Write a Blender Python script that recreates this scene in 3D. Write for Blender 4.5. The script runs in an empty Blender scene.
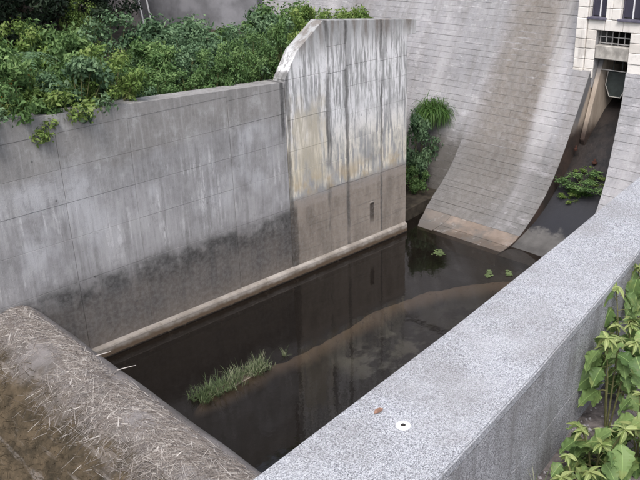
import bpy, bmesh, math, random
import numpy as np
from mathutils import Vector, Matrix, noise as mnoise

random.seed(7)
RNG = np.random.default_rng(11)
scene = bpy.context.scene
COL = scene.collection

# ------------------------------------------------------------------ camera
# world: +X runs along the basin towards the dam, +Y across it to the long wall, z = 0 is the water
cam_data = bpy.data.cameras.new('camera')
cam = bpy.data.objects.new('camera', cam_data)
COL.objects.link(cam)
cam_data.sensor_width = 36.0
cam_data.lens = 36.0 * 804.0 / 640.0
cam_data.clip_start = 0.1
cam_data.clip_end = 3000.0
CR = ((0.73058444, -0.28588629, 0.62009307), (-0.68210229, -0.26386589, 0.68199066), (-0.03135037, -0.92121866, -0.38778))
m = Matrix.Identity(4)
for i in range(3):
    m[i][0], m[i][1], m[i][2] = CR[i][0], -CR[i][1], -CR[i][2]
m[2][3] = 10.0
cam.matrix_world = m
scene.camera = cam

# ------------------------------------------------------------------ sky, sun, exposure
SUN_EL, SUN_AZ = math.radians(56), math.radians(215)   # azimuth: direction the light comes from, ccw from +X
world = bpy.data.worlds.new('World')
scene.world = world
world.use_nodes = True
wn = world.node_tree
wn.nodes.clear()
sky = wn.nodes.new('ShaderNodeTexSky')
sky.sky_type = 'NISHITA'
sky.sun_disc = False
sky.sun_elevation = SUN_EL
sky.sun_rotation = math.pi / 2 - SUN_AZ
sky.air_density = 1.0
sky.dust_density = 3.5
hs = wn.nodes.new('ShaderNodeHueSaturation')
hs.inputs['Saturation'].default_value = 0.55
bgn = wn.nodes.new('ShaderNodeBackground')
bgn.inputs['Strength'].default_value = 0.15
wo = wn.nodes.new('ShaderNodeOutputWorld')
wn.links.new(sky.outputs[0], hs.inputs['Color'])
wn.links.new(hs.outputs[0], bgn.inputs['Color'])
wn.links.new(bgn.outputs[0], wo.inputs['Surface'])

sun_data = bpy.data.lights.new('sun', 'SUN')
sun_data.energy = 1.4
sun_data.angle = math.radians(25)
sun_data.color = (1.0, 0.965, 0.945)
sun = bpy.data.objects.new('sun', sun_data)
COL.objects.link(sun)
sd = Vector((math.cos(SUN_EL) * math.cos(SUN_AZ), math.cos(SUN_EL) * math.sin(SUN_AZ), math.sin(SUN_EL)))
sun.rotation_euler = sd.to_track_quat('Z', 'Y').to_euler()
sun.location = sd * 60

scene.view_settings.view_transform = 'Standard'
scene.view_settings.look = 'None'
scene.view_settings.gamma = 1.0
scene.view_settings.exposure = 0.78
scene.render.engine = 'CYCLES'
scene.render.resolution_x, scene.render.resolution_y = 1024, 768

# ------------------------------------------------------------------ helpers
def tag(o, label=None, cat=None, group=None, kind=None):
    if label: o['label'] = label
    if cat: o['category'] = cat
    if group: o['group'] = group
    if kind: o['kind'] = kind
    return o

def obj(name, me, mat=None, parent=None, loc=None, smooth=False):
    o = bpy.data.objects.new(name, me)
    COL.objects.link(o)
    if mat is not None and me is not None and not me.materials:
        me.materials.append(mat)
    if parent is not None: o.parent = parent
    if loc is not None: o.location = loc
    if smooth and me is not None:
        me.polygons.foreach_set('use_smooth', [True] * len(me.polygons))
    return o

def empty(name, loc=(0, 0, 0), rz=0.0):
    o = bpy.data.objects.new(name, None)
    COL.objects.link(o)
    o.location = loc
    o.rotation_euler = (0, 0, rz)
    o.empty_display_size = 0.2
    return o

def mesh(name, verts, faces):
    me = bpy.data.meshes.new(name)
    me.from_pydata([tuple(v) for v in verts], [], faces)
    me.update()
    return me

def fix_normals(me):
    bm = bmesh.new(); bm.from_mesh(me)
    bmesh.ops.recalc_face_normals(bm, faces=bm.faces)
    bm.to_mesh(me); bm.free()
    return me

def box_mesh(x0, x1, y0, y1, z0, z1, bev=0.0):
    bm = bmesh.new()
    vs = [bm.verts.new((x, y, z)) for z in (z0, z1) for (x, y) in ((x0, y0), (x1, y0), (x1, y1), (x0, y1))]
    for f in ((3, 2, 1, 0), (4, 5, 6, 7), (0, 1, 5, 4), (1, 2, 6, 5), (2, 3, 7, 6), (3, 0, 4, 7)):
        bm.faces.new([vs[i] for i in f])
    if bev > 0:
        bmesh.ops.bevel(bm, geom=bm.edges[:], offset=bev, segments=1, affect='EDGES')
    me = bpy.data.meshes.new('box'); bm.to_mesh(me); bm.free()
    return me

def prism(poly, axis, a0, a1, bev=0.0):
    """poly: list of 2-D points; extruded along axis ('x': (y,z), 'y': (x,z), 'z': (x,y)) from a0 to a1"""
    def P(p, a):
        return {'x': (a, p[0], p[1]), 'y': (p[0], a, p[1]), 'z': (p[0], p[1], a)}[axis]
    n = len(poly)
    bm = bmesh.new()
    A = [bm.verts.new(P(p, a0)) for p in poly]
    B = [bm.verts.new(P(p, a1)) for p in poly]
    bm.faces.new(A); bm.faces.new(B[::-1])
    for i in range(n):
        j = (i + 1) % n
        bm.faces.new((A[j], A[i], B[i], B[j]))
    bmesh.ops.recalc_face_normals(bm, faces=bm.faces)
    if bev > 0:
        bmesh.ops.bevel(bm, geom=bm.edges[:], offset=bev, segments=1, affect='EDGES')
    me = bpy.data.meshes.new('prism'); bm.to_mesh(me); bm.free()
    return me

def tube_into(V, F, pts, rads, n=6, cap=True):
    pts = [Vector(p) for p in pts]
    base = len(V)
    for i, p in enumerate(pts):
        d = (pts[min(i + 1, len(pts) - 1)] - pts[max(i - 1, 0)])
        if d.length < 1e-9: d = Vector((0, 0, 1))
        d.normalize()
        u = d.orthogonal().normalized() if abs(d.z) > 0.9 else d.cross(Vector((0, 0, 1))).normalized()
        w = d.cross(u)
        for k in range(n):
            a = 2 * math.pi * k / n
            V.append(tuple(p + (u * math.cos(a) + w * math.sin(a)) * rads[i]))
    for i in range(len(pts) - 1):
        for k in range(n):
            a = base + i * n + k; b = base + i * n + (k + 1) % n
            F.append((a, b, b + n, a + n))
    if cap:
        F.append(tuple(base + k for k in range(n))[::-1])
        F.append(tuple(base + (len(pts) - 1) * n + k for k in range(n)))

def tube_mesh(pts, rads, n=8):
    V, F = [], []
    tube_into(V, F, pts, rads, n)
    return mesh('tube', V, F)

def nz(x, y, z=0.0):
    return mnoise.noise(Vector((x, y, z)))

# ------------------------------------------------------------------ material node helper
class NT:
    def __init__(self, name):
        self.mat = bpy.data.materials.new(name)
        self.mat.use_nodes = True
        self.t = self.mat.node_tree
        self.t.nodes.clear()
        self.out = self.t.nodes.new('ShaderNodeOutputMaterial')
        self._pos = None
    def n(self, typ, **kw):
        nd = self.t.nodes.new(typ)
        for k, v in kw.items(): setattr(nd, k, v)
        return nd
    def put(self, sock, v):
        if isinstance(v, bpy.types.NodeSocket): self.t.links.new(v, sock)
        elif v is not None:
            if isinstance(v, (tuple, list)) and len(v) == 3 and sock.type == 'RGBA': v = (*v, 1.0)
            sock.default_value = v
    def pos(self):
        if self._pos is None: self._pos = self.n('ShaderNodeNewGeometry').outputs['Position']
        return self._pos
    def sep(self, v=None):
        nd = self.n('ShaderNodeSeparateXYZ'); self.put(nd.inputs[0], v or self.pos()); return nd.outputs
    def vscale(self, s, v=None, off=(0, 0, 0)):
        nd = self.n('ShaderNodeMapping'); self.put(nd.inputs['Vector'], v or self.pos())
        nd.inputs['Scale'].default_value = s; nd.inputs['Location'].default_value = off
        return nd.outputs[0]
    def noise(self, scale, detail=4, rough=0.55, v=None, dist=0.0):
        nd = self.n('ShaderNodeTexNoise'); self.put(nd.inputs['Vector'], v or self.pos())
        nd.inputs['Scale'].default_value = scale; nd.inputs['Detail'].default_value = detail
        nd.inputs['Roughness'].default_value = rough; nd.inputs['Distortion'].default_value = dist
        return nd.outputs['Fac']
    def voro(self, scale, v=None, feature='F1', out='Distance'):
        nd = self.n('ShaderNodeTexVoronoi'); nd.feature = feature
        self.put(nd.inputs['Vector'], v or self.pos()); nd.inputs['Scale'].default_value = scale
        return nd.outputs[out]
    def math(self, op, a, b=None, clamp=False):
        nd = self.n('ShaderNodeMath', operation=op, use_clamp=clamp)
        self.put(nd.inputs[0], a)
        if b is not None: self.put(nd.inputs[1], b)
        return nd.outputs[0]
    def mul(self, a, b): return self.math('MULTIPLY', a, b)
    def add(self, a, b): return self.math('ADD', a, b)
    def step(self, v, a, b, lo=0.0, hi=1.0, smooth=True):
        nd = self.n('ShaderNodeMapRange'); nd.clamp = True
        nd.interpolation_type = 'SMOOTHSTEP' if smooth else 'LINEAR'
        self.put(nd.inputs[0], v); self.put(nd.inputs[1], a); self.put(nd.inputs[2], b)
        self.put(nd.inputs[3], lo); self.put(nd.inputs[4], hi)
        return nd.outputs[0]
    def mix(self, f, a, b, blend='MIX'):
        nd = self.n('ShaderNodeMix', data_type='RGBA', blend_type=blend)
        self.put(nd.inputs[0], f); self.put(nd.inputs[6], a); self.put(nd.inputs[7], b)
        return nd.outputs[2]
    def ramp(self, f, stops):
        nd = self.n('ShaderNodeValToRGB'); self.put(nd.inputs[0], f)
        e = nd.color_ramp.elements
        while len(e) < len(stops): e.new(0.5)
        for i, (p, c) in enumerate(stops):
            e[i].position = p; e[i].color = (*c, 1.0)
        return nd.outputs[0]
    def objrand(self):
        return self.n('ShaderNodeObjectInfo').outputs['Random']
    def attr(self, name):
        return self.n('ShaderNodeAttribute', attribute_name=name).outputs['Fac']
    def bump(self, h, strength=0.5, dist=0.02, normal=None):
        nd = self.n('ShaderNodeBump'); self.put(nd.inputs['Height'], h)
        nd.inputs['Strength'].default_value = strength; nd.inputs['Distance'].default_value = dist
        if normal: self.put(nd.inputs['Normal'], normal)
        return nd.outputs[0]
    def bsdf(self, color, rough=0.85, normal=None, spec=0.3, metal=0.0):
        nd = self.n('ShaderNodeBsdfPrincipled')
        self.put(nd.inputs['Base Color'], color); self.put(nd.inputs['Roughness'], rough)
        nd.inputs['Specular IOR Level'].default_value = spec
        nd.inputs['Metallic'].default_value = metal
        if normal is not None: self.put(nd.inputs['Normal'], normal)
        return nd.outputs[0]
    def done(self, sh):
        self.t.links.new(sh, self.out.inputs['Surface']); return self.mat

def simple(name, c, rough=0.8, var=0.25, scale=6.0, spec=0.3, metal=0.0, bump=0.3):
    t = NT(name)
    f = t.noise(scale, 5, 0.6)
    a = tuple(v * (1 - var) for v in c); b = tuple(min(1, v * (1 + var)) for v in c)
    col = t.mix(t.step(f, 0.3, 0.7), a, b)
    return t.done(t.bsdf(col, rough, t.bump(t.noise(scale * 12, 3), bump, 0.01) if bump else None, spec, metal))

def G(v, w=0.0):   # slightly warm / cool greys
    return (v * (1 + w), v, v * (1 - w))

# ---- concrete of the long wall
def make_wall_mat():
    t = NT('wall_concrete')
    x, y, z = t.sep()
    big = t.noise(0.55, 5, 0.6)
    fine = t.noise(9, 6, 0.7)
    col = t.mix(t.step(big, 0.3, 0.7), (0.25, 0.245, 0.252), (0.41, 0.403, 0.413))
    col = t.mix(t.mul(t.step(t.objrand(), 0, 1, smooth=False), 0.30), col, G(0.215, 0.02))
    wob = t.mul(t.add(t.noise(0.9, 3), -0.5), 1.1)
    zz = t.add(z, wob)
    # weathered, darker upper lifts
    up = t.step(zz, 4.55, 5.0)
    col = t.mix(t.mul(up, 0.70), col, G(0.20, 0.06))
    # bluish pale wash in the middle lifts
    wash = t.mul(t.step(t.noise(0.9, 4, 0.6, t.vscale((1, 1, 0.6), off=(4, 2, 1))), 0.46, 0.66), t.step(zz, 2.1, 2.9))
    wash = t.mul(wash, t.step(zz, 5.0, 4.4))
    col = t.mix(t.mul(wash, 0.8), col, (0.485, 0.487, 0.51))
    # thin vertical runs, pale and dark
    runs = t.noise(1.0, 5, 0.65, t.vscale((3.4, 3.4, 0.22)))
    col = t.mix(t.mul(t.step(runs, 0.50, 0.70), 0.48), col, G(0.15, 0.02))
    mott = t.noise(2.6, 6, .72, t.vscale((1, 1, .8), off=(6, 6, 6)))
    col = t.mix(t.step(mott, .50, .70, 0, .5), col, G(0.44, 0.0))
    col = t.mix(t.step(mott, .48, .32, 0, .45), col, G(0.15, 0.02))
    runs2 = t.noise(1.0, 4, 0.6, t.vscale((7.5, 7.5, 0.55), off=(9, 3, 2)))
    zone = t.mul(t.step(z, 2.0, 2.5), t.step(z, 4.7, 4.0))
    lime = t.mul(t.mul(t.step(runs2, 0.50, 0.66), t.step(t.noise(0.8, 3, v=t.vscale((1, 1, 1.3), off=(2, 5, 3))), 0.42, 0.58)), zone)
    crust = t.step(t.noise(16, 5, .75, t.vscale((1, 1, .45))), .36, .56)
    col = t.mix(t.mul(t.mul(lime, crust), 0.8), col, (0.62, 0.615, 0.63))
    board = t.noise(1.0, 5, .7, t.vscale((13, 13, .8), off=(2, 2, 8)))
    col = t.mix(t.step(board, .46, .70, 0, .32), col, G(0.17, 0.02))
    col = t.mix(t.step(board, .50, .30, 0, .30), col, G(0.46, 0.0))
    # water-stained foot of the wall
    low = t.step(t.add(z, t.mul(t.add(t.noise(.8, 5, 0.6), -0.5), 1.0)), 2.5, 1.35)
    col = t.mix(t.mul(low, 0.88), col, t.mix(t.step(t.noise(1.2, 5, 0.65, t.vscale((2.5, 2.5, .5))), 0.3, 0.7), (0.058, 0.051, 0.047), (0.118, 0.101, 0.088)))
    wl = t.mul(t.step(t.add(z, t.mul(t.add(t.noise(.8, 4, .6), -.5), .7)), 2.3, 1.95), t.step(z, 1.2, 1.75))
    col = t.mix(t.mul(wl, t.step(t.noise(2.2, 4, .6), 0.32, 0.6, 0, .85)), col, G(0.042, 0.03))
    foot = t.step(z, 0.95, 0.35)
    col = t.mix(t.mul(foot, 0.45), col, (0.17, 0.14, 0.115))
    seep = t.mul(t.step(t.math('ABSOLUTE', t.add(t.add(x, -13.47), t.mul(t.add(t.noise(2, 3), -.5), .10))), .09, .03), t.mul(t.step(z, 3.9, 4.5), t.step(t.noise(1.4, 3), .3, .45)))
    col = t.mix(t.mul(seep, .85), col, G(0.05, .02))
    # broad leaching blotches and speckle
    spk = t.step(t.noise(26, 3, 0.6), 0.62, 0.72)
    col = t.mix(t.mul(spk, 0.4), col, G(0.12, 0.02))
    pit = t.step(t.voro(1.1), 0.05, 0.025)
    col = t.mix(t.mul(pit, 0.75), col, G(0.05))
    col = t.mix(t.step(fine, 0.35, 0.7, 0.0, 0.35), col, t.mix(0.5, col, G(0.42)))
    h = t.add(t.mul(fine, 0.5), t.noise(40, 4, 0.7))
    return t.done(t.bsdf(col, 0.9, t.bump(h, 0.45, 0.02), 0.2))

def make_highwall_mat():
    t = NT('high_wall_concrete')
    x, y, z = t.sep()
    col = t.mix(t.step(t.noise(0.7, 5, 0.6), 0.3, 0.7), G(0.28, 0.0), G(0.39, -0.01))
    col = t.mix(t.mul(t.objrand(), 0.25), col, G(0.22, 0.0))
    # strong pale lime streaks
    s1 = t.noise(1.0, 5, 0.65, t.vscale((5.5, 5.5, 0.30)))
    s2 = t.noise(1.0, 4, 0.7, t.vscale((12, 12, 0.9), off=(3, 1, 7)))
    zone = t.mul(t.step(z, 2.3, 2.5), t.step(z, 6.9, 5.9))
    lime = t.mul(t.mul(t.step(s2, 0.42, 0.54), t.step(t.noise(0.9, 3, .6, t.vscale((1.2, 1.2, .8), off=(8, 1, 3))), 0.30, 0.52)), zone)
    col = t.mix(t.mul(t.step(s1, 0.54, 0.72), 0.55), col, G(0.17, 0.0))
    cream = t.mix(t.step(z, 4.6, 3.0), (0.76, 0.755, 0.77), (0.78, 0.735, 0.63))
    crust = t.step(t.noise(17, 5, .75, t.vscale((1, 1, .4))), .24, .46)
    col = t.mix(t.mul(t.mul(lime, crust), 0.92), col, cream)
    mott = t.noise(2.6, 6, .72, t.vscale((1.5, 1, .5), off=(6, 6, 6)))
    col = t.mix(t.step(mott, .50, .70, 0, .5), col, G(0.50, 0.0))
    col = t.mix(t.step(mott, .48, .32, 0, .4), col, G(0.17, 0.02))
    # yellow leaching of the first bay
    yel = t.mul(t.mul(t.step(x, 15.12, 15.0), t.step(z, 2.4, 2.8)), t.step(t.add(z, t.mul(t.add(t.noise(1.1, 3), -.5), 2.2)), 5.4, 4.5))
    yel = t.mul(yel, t.step(t.noise(1.3, 4, .6, t.vscale((2.5, 2.5, .6))), 0.36, 0.56))
    col = t.mix(t.mul(yel, 0.50), col, (0.62, 0.54, 0.38))
    yel2 = t.mul(t.mul(t.step(z, 2.2, 2.45), t.step(z, 3.2, 2.6)), t.step(t.noise(1.6, 3, .6, t.vscale((1, 1, .8), off=(1, 7, 2))), .42, .6))
    col = t.mix(t.mul(yel2, 0.65), col, (0.46, 0.36, 0.22))
    # rusty weathering under the coping
    rust = t.mul(t.step(z, 6.1, 6.75), t.step(t.noise(1, 4, .6, t.vscale((3.2, 3.2, .35), off=(5, 5, 0))), 0.44, 0.6))
    col = t.mix(t.mul(rust, 0.75), col, (0.15, 0.125, 0.105))
    # brown silt band up to the flood line
    edge = t.add(z, t.mul(t.add(t.noise(1.6, 5, .65), -.5), 0.5))
    low = t.step(edge, 2.40, 2.15)
    brown = t.mix(t.step(t.noise(1.0, 5, .6, t.vscale((3, 3, .8))), .3, .7), (0.185, 0.155, 0.128), (0.30, 0.255, 0.215))
    col = t.mix(t.mul(low, 0.92), col, brown)
    band = t.mul(t.step(edge, 1.95, 2.1), t.step(edge, 2.4, 2.2))
    col = t.mix(t.mul(band, 0.55), col, (0.33, 0.29, 0.26))
    # two dark seepage runs
    for xc, w in ((15.12, 0.12), (15.86, 0.09), (13.64, 0.10), (17.3, 0.06)):
        d = t.math('ABSOLUTE', t.add(t.add(x, -xc), t.mul(t.add(t.noise(1.5, 3, .6), -.5), .18)))
        run = t.mul(t.step(d, w, w * .35), t.step(t.noise(1.2, 3, .6, t.vscale((1, 1, .5))), .28, .5))
        col = t.mix(t.mul(run, 0.75), col, G(0.075, 0.03))
    wide = t.mul(t.step(t.math('ABSOLUTE', t.add(t.add(x, -13.66), t.mul(t.add(t.noise(3, 3), -.5), .12))), .22, .12), t.step(z, 2.25, 2.0))
    col = t.mix(t.mul(wide, .75), col, (0.06, 0.052, 0.046))
    dr = t.mul(t.mul(t.step(t.math('ABSOLUTE', t.add(x, -16.86)), .11, .07), t.step(z, 1.5, 1.4)), t.step(z, .6, 1.0))
    col = t.mix(t.mul(dr, 0.85), col, (0.035, 0.026, 0.02))
    hz = t.noise(1.0, 3, .5, t.vscale((.8, .8, 14)))
    col = t.mix(t.mul(t.step(hz, .55, .7), t.mul(low, .35)), col, G(0.09, 0.05))
    fine = t.noise(10, 6, 0.7)
    col = t.mix(t.step(fine, .4, .7, 0, .3), col, t.mix(.5, col, G(.5)))
    return t.done(t.bsdf(col, 0.9, t.bump(t.add(fine, t.noise(45, 4, .7)), 0.45, 0.02), 0.2))

def make_dam_mat(name='dam_stone', right=False):
    t = NT(name)
    x, y, z = t.sep()
    col = t.mix(t.step(t.noise(0.6, 5, .6), .3, .7), (0.235, 0.232, 0.245), (0.36, 0.355, 0.373))
    col = t.mix(t.mul(t.objrand(), 0.25), col, G(0.24, 0.0))
    stv = t.vscale((.25, 1.6, .10))
    s = t.noise(1.0, 5, .6, stv)
    col = t.mix(t.mul(t.step(s, .5, .7), .45), col, G(0.20, 0.05))
    if not right:
        yw = t.add(y, t.mul(t.add(t.noise(.7, 3), -.5), .7))
        br = t.mul(t.step(yw, 13.75, 14.55), t.step(yw, 16.9, 15.6))
        br = t.mul(br, t.step(z, 0.4, 1.6, .6, 1))
        col = t.mix(t.mul(br, .85), col, t.mix(t.step(t.noise(1, 5, .6, t.vscale((1, 3, .25))), .35, .65), (0.135, 0.116, 0.098), (0.215, 0.19, 0.165)))
        yl = t.add(y, t.mul(t.add(z, -4.5), -.13))
        pale = t.mul(t.step(t.math('ABSOLUTE', t.add(yl, -14.1)), .42, .12), t.step(t.noise(1, 4, .6, t.vscale((.5, 2, .3))), .3, .55))
        col = t.mix(t.mul(pale, .75), col, (0.42, 0.405, 0.40))
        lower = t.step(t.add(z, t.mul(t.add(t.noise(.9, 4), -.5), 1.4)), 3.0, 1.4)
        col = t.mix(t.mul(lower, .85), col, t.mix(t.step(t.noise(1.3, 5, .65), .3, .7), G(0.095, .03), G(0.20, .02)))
    # pale lime along some bed joints
    lime = t.mul(t.step(t.noise(1, 4, .7, t.vscale((1.5, 2.2, 9))), .60, .70), t.step(t.noise(.8, 2), .45, .6))
    col = t.mix(t.mul(lime, .65), col, (0.56, 0.55, 0.57))
    wp = t.mul(t.step(t.noise(1.5, 7, .78, t.vscale((1, .8, 2.2), off=(3, 3, 3))), .50, .68), .62)
    col = t.mix(wp, col, (0.52, 0.505, 0.53))
    if not right: col = t.mix(t.mul(t.mul(br, t.math('SUBTRACT', 1.0, t.mul(pale, .8))), .66), col, t.mix(t.step(t.noise(1, 5, .65, t.vscale((.6, 3.5, .25))), .35, .65), (0.135, 0.113, 0.093), (0.215, 0.187, 0.16)))
    ed = t.attr('edge')
    en = t.noise(1, 6, .75, t.vscale((2, 1.3, 6), off=(1, 4, 2)))
    white = t.step(t.add(ed, t.mul(t.add(en, -.5), 2.6)), .92, 1.12)
    patch = t.step(t.noise(.7, 3, .6, t.vscale((1, 1, 1.4), off=(2, 8, 5))), .42, .62)
    col = t.mix(t.mul(t.mul(white, patch), .7), col, (0.62, 0.60, 0.62))
    en2 = t.noise(1, 6, .75, t.vscale((2, 1.6, 5), off=(7, 1, 6)))
    dark = t.step(t.add(ed, t.mul(t.add(en2, -.5), 2.4)), .86, 1.1)
    col = t.mix(t.mul(dark, .30), col, G(0.13, .03))
    dk = t.step(t.noise(4.5, 5, .7), .55, .70)
    col = t.mix(t.mul(dk, .45), col, G(0.15, .02))
    vs = t.noise(1, 5, .7, t.vscale((.5, 5, .25), off=(3, 0, 1)))
    col = t.mix(t.step(vs, .46, .72, 0, .5), col, G(0.17, .05))
    vb = t.noise(1, 3, .55, t.vscale((.12, .75, .05), off=(0, 2.7, 0)))
    col = t.mix(t.step(vb, .50, .64, 0, .45), col, (0.185, 0.170, 0.158))
    col = t.mix(t.step(vb, .46, .34, 0, .35), col, (0.50, 0.485, 0.50))
    fine = t.noise(7, 6, .75)
    h = t.add(fine, t.mul(t.noise(30, 4, .7), .6))
    col = t.mix(t.step(fine, .35, .7, 0, .28), col, G(.42))
    if not right:
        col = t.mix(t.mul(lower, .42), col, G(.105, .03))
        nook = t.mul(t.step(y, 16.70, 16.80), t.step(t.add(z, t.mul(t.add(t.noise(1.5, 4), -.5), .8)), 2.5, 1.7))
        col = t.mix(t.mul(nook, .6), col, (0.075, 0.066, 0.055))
    return t.done(t.bsdf(col, .88, t.bump(h, .7, .035), .2))

M = {}
M['wall'] = make_wall_mat()
M['high'] = make_highwall_mat()
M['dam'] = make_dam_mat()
M['dam_right'] = make_dam_mat('dam_stone_right', True)
M['dam_damp'] = simple('damp_dam_stone', (0.105, 0.098, 0.088), .85, .5, 2.2, bump=.6)
M['mortar'] = simple('mortar', (0.26, 0.255, 0.258), .95, .35, 5)
M['joint'] = simple('joint_grey', (0.15, 0.145, 0.14), .95, .3, 5)  # plain grey of the core seen between wall panels

def make_toe():
    t = NT('toe_slab_concrete')
    col = t.mix(t.step(t.noise(1.1, 5, .6), .3, .7), (0.165, 0.130, 0.106), (0.265, 0.215, 0.180))
    x, y, z = t.sep()
    col = t.mix(t.step(t.add(z, t.mul(t.add(t.noise(2, 4), -.5), .25)), .10, .02, 0, .7), col, (0.075, 0.06, 0.048))
    col = t.mix(t.mul(t.step(t.noise(1.4, 6, .7), .44, .62), .75), col, G(0.11, .06))
    col = t.mix(t.mul(t.step(y, 15.2, 15.7), .55), col, G(0.13, .05))
    col = t.mix(t.mul(t.step(t.noise(1.6, 5, .7, t.vscale((1, 1, 1), off=(7, 2, 0))), .55, .68), .5), col, G(0.36, .02))
    return t.done(t.bsdf(col, .8, t.bump(t.noise(14, 5, .7), .5, .02), .3))
M['toe'] = make_toe()

def make_ledge():
    t = NT('ledge_concrete')
    x, y, z = t.sep()
    col = t.mix(t.step(t.noise(1.5, 5, .65), .3, .7), (0.20, 0.175, 0.15), (0.36, 0.33, 0.30))
    col = t.mix(t.mul(t.step(x, 13.2, 9.0), .35), col, (0.17, 0.15, 0.13))
    wet = t.step(t.add(z, t.mul(t.add(t.noise(3, 4), -.5), .16)), .21, .10)
    col = t.mix(wet, col, (0.105, 0.074, 0.050))
    col = t.mix(t.step(t.add(z, t.mul(t.add(t.noise(5, 3), -.5), .05)), .05, .02), col, (0.022, 0.018, 0.014))
    col = t.mix(t.mul(t.step(t.noise(5, 4, .7), .56, .66), .5), col, (0.13, .11, .08))
    return t.done(t.bsdf(col, .8, t.bump(t.noise(16, 5, .7), .5, .02), .3))
M['ledge'] = make_ledge()

def make_speckle(name, top):
    t = NT(name)
    x, y, z = t.sep()
    c1 = t.voro(135, out='Color'); r = t.sep(c1)[0]
    f = t.noise(95, 4, .7)
    v = t.add(t.mul(r, .55), t.mul(f, .6))
    if top:
        col = t.ramp(v, [(0.28, (0.085, 0.088, 0.10)), (0.45, (0.24, 0.246, 0.265)), (0.60, (0.36, 0.368, 0.395)), (0.85, (0.56, 0.57, 0.60))])
        col = t.mix(t.step(t.noise(1.3, 6, .7), .36, .70, 0, .5), col, (0.20, 0.19, 0.185))
        col = t.mix(t.step(t.noise(.5, 4, .6, t.vscale((1, 1, 1), off=(5, 5, 0))), .45, .65, 0, .3), col, (0.46, 0.465, 0.49))
        col = t.mix(t.mul(t.step(t.noise(7, 5, .7), .6, .75), .3), col, (0.18, 0.17, 0.16))
    else:
        col = t.ramp(v, [(0.28, (0.09, 0.088, 0.095)), (0.45, (0.20, 0.198, 0.21)), (0.60, (0.31, 0.31, 0.325)), (0.85, (0.48, 0.48, 0.50))])
        st = t.noise(1, 5, .65, t.vscale((4, 4, .5)))
        col = t.mix(t.mul(t.step(st, .48, .68), .6), col, G(0.13, .02))
        col = t.mix(t.mul(t.step(t.noise(1.2, 4, .6), .45, .65), .4), col, (0.16, 0.15, 0.145))
    h = t.add(t.voro(105), t.noise(50, 4, .7))
    return t.done(t.bsdf(col, .9, t.bump(h, .5, .010), .25))
M['agg_top'] = make_speckle('exposed_aggregate_top', True)
M['agg_side'] = make_speckle('exposed_aggregate_side', False)

def make_weir():
    t = NT('weir_concrete')
    x, y, z = t.sep()
    col = t.mix(t.step(t.noise(1.2, 5, .65), .3, .7), (0.14, 0.128, 0.122), (0.25, 0.232, 0.228))
    moss = t.step(t.add(z, t.mul(t.add(t.noise(1.8, 5, .7), -.5), 1.2)), 2.05, 1.50)
    br = t.mix(t.step(t.noise(2.4, 6, .7), .32, .68), (0.042, 0.034, 0.022), (0.128, 0.097, 0.062))
    up = t.step(x, 5.9, 5.6)
    col = t.mix(t.mul(moss, up), col, br)
    col = t.mix(t.mul(t.step(x, 5.98, 6.12), .5), col, (0.18, 0.20, 0.17))
    lines = t.noise(1, 4, .6, t.vscale((6, 1.0, 6)))
    col = t.mix(t.mul(t.step(lines, .55, .68), .4), col, (0.33, 0.30, 0.28))
    return t.done(t.bsdf(col, .92, t.bump(t.add(t.noise(8, 6, .7), t.noise(40, 4, .7)), .8, .04), .2))
M['weir'] = make_weir()

def make_water():
    t = NT('murky_water')
    x, y, z = t.sep()
    rip = t.add(t.noise(2.2, 3, .5), t.mul(t.noise(9, 2, .5), .25))
    nrm = t.bump(rip, .06, .05)
    fres = t.n('ShaderNodeFresnel'); fres.inputs['IOR'].default_value = 1.45
    t.put(fres.inputs['Normal'], nrm)
    gl = t.n('ShaderNodeBsdfGlossy'); gl.inputs['Roughness'].default_value = .035
    gl.inputs['Color'].default_value = (1, 1, 1, 1); t.put(gl.inputs['Normal'], nrm)
    tr = t.n('ShaderNodeBsdfTransparent'); tr.inputs['Color'].default_value = (.58, .53, .48, 1)
    df = t.n('ShaderNodeBsdfDiffuse'); df.inputs['Color'].default_value = (.016, .013, .011, 1)
    m1 = t.n('ShaderNodeMixShader'); m1.inputs[0].default_value = .30
    t.t.links.new(tr.outputs[0], m1.inputs[1]); t.t.links.new(df.outputs[0], m1.inputs[2])
    mx = t.n('ShaderNodeMixShader')
    t.put(mx.inputs[0], fres.outputs[0]); t.t.links.new(m1.outputs[0], mx.inputs[1]); t.t.links.new(gl.outputs[0], mx.inputs[2])
    return t.done(mx.outputs[0])
M['water'] = make_water()

def make_mud():
    t = NT('basin_mud')
    x, y, z = t.sep()
    hi = t.step(z, -.34, -.06)
    col = t.mix(hi, (0.018, 0.0155, 0.013), (0.30, 0.25, 0.205))
    col = t.mix(t.mul(t.step(t.noise(1.3, 5, .65), .42, .68), .6), col, t.mix(hi, (0.028, 0.025, 0.02), (0.38, 0.33, 0.275)))
    col = t.mix(t.mul(t.step(t.noise(6, 4, .7), .55, .7), .4), col, (0.03, 0.025, 0.018))
    col = t.mix(t.step(z, -.01, .03, 0, .85), col, t.mix(t.noise(5, 4), (0.045, 0.034, 0.025), (0.12, 0.092, 0.068)))
    zone = t.mul(t.mul(t.step(y, 12.75, 12.3), t.step(y, 9.5, 10.4)), t.add(t.mul(t.step(x, 11.2, 11.9), t.step(x, 14.6, 13.6)), t.mul(t.step(x, 13.5, 15), .25)))
    algae_reflection = t.step(t.noise(.95, 5, .62, t.vscale((1, 1, 0), off=(3.3, 1.2, 0)), .25), .47, .57)  # algae mottle plus blue-grey water reflection, painted into the mud colour
    col = t.mix(t.mul(t.mul(zone, algae_reflection), .75), col, t.mix(t.noise(2.5, 4), (0.22, 0.235, 0.25), (0.38, 0.42, 0.36)))
    return t.done(t.bsdf(col, .9, t.bump(t.noise(9, 5, .7), .6, .03), .2))
M['mud'] = make_mud()
M['algae'] = simple('algae', (0.105, 0.125, 0.085), .8, .4, 3)
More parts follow.
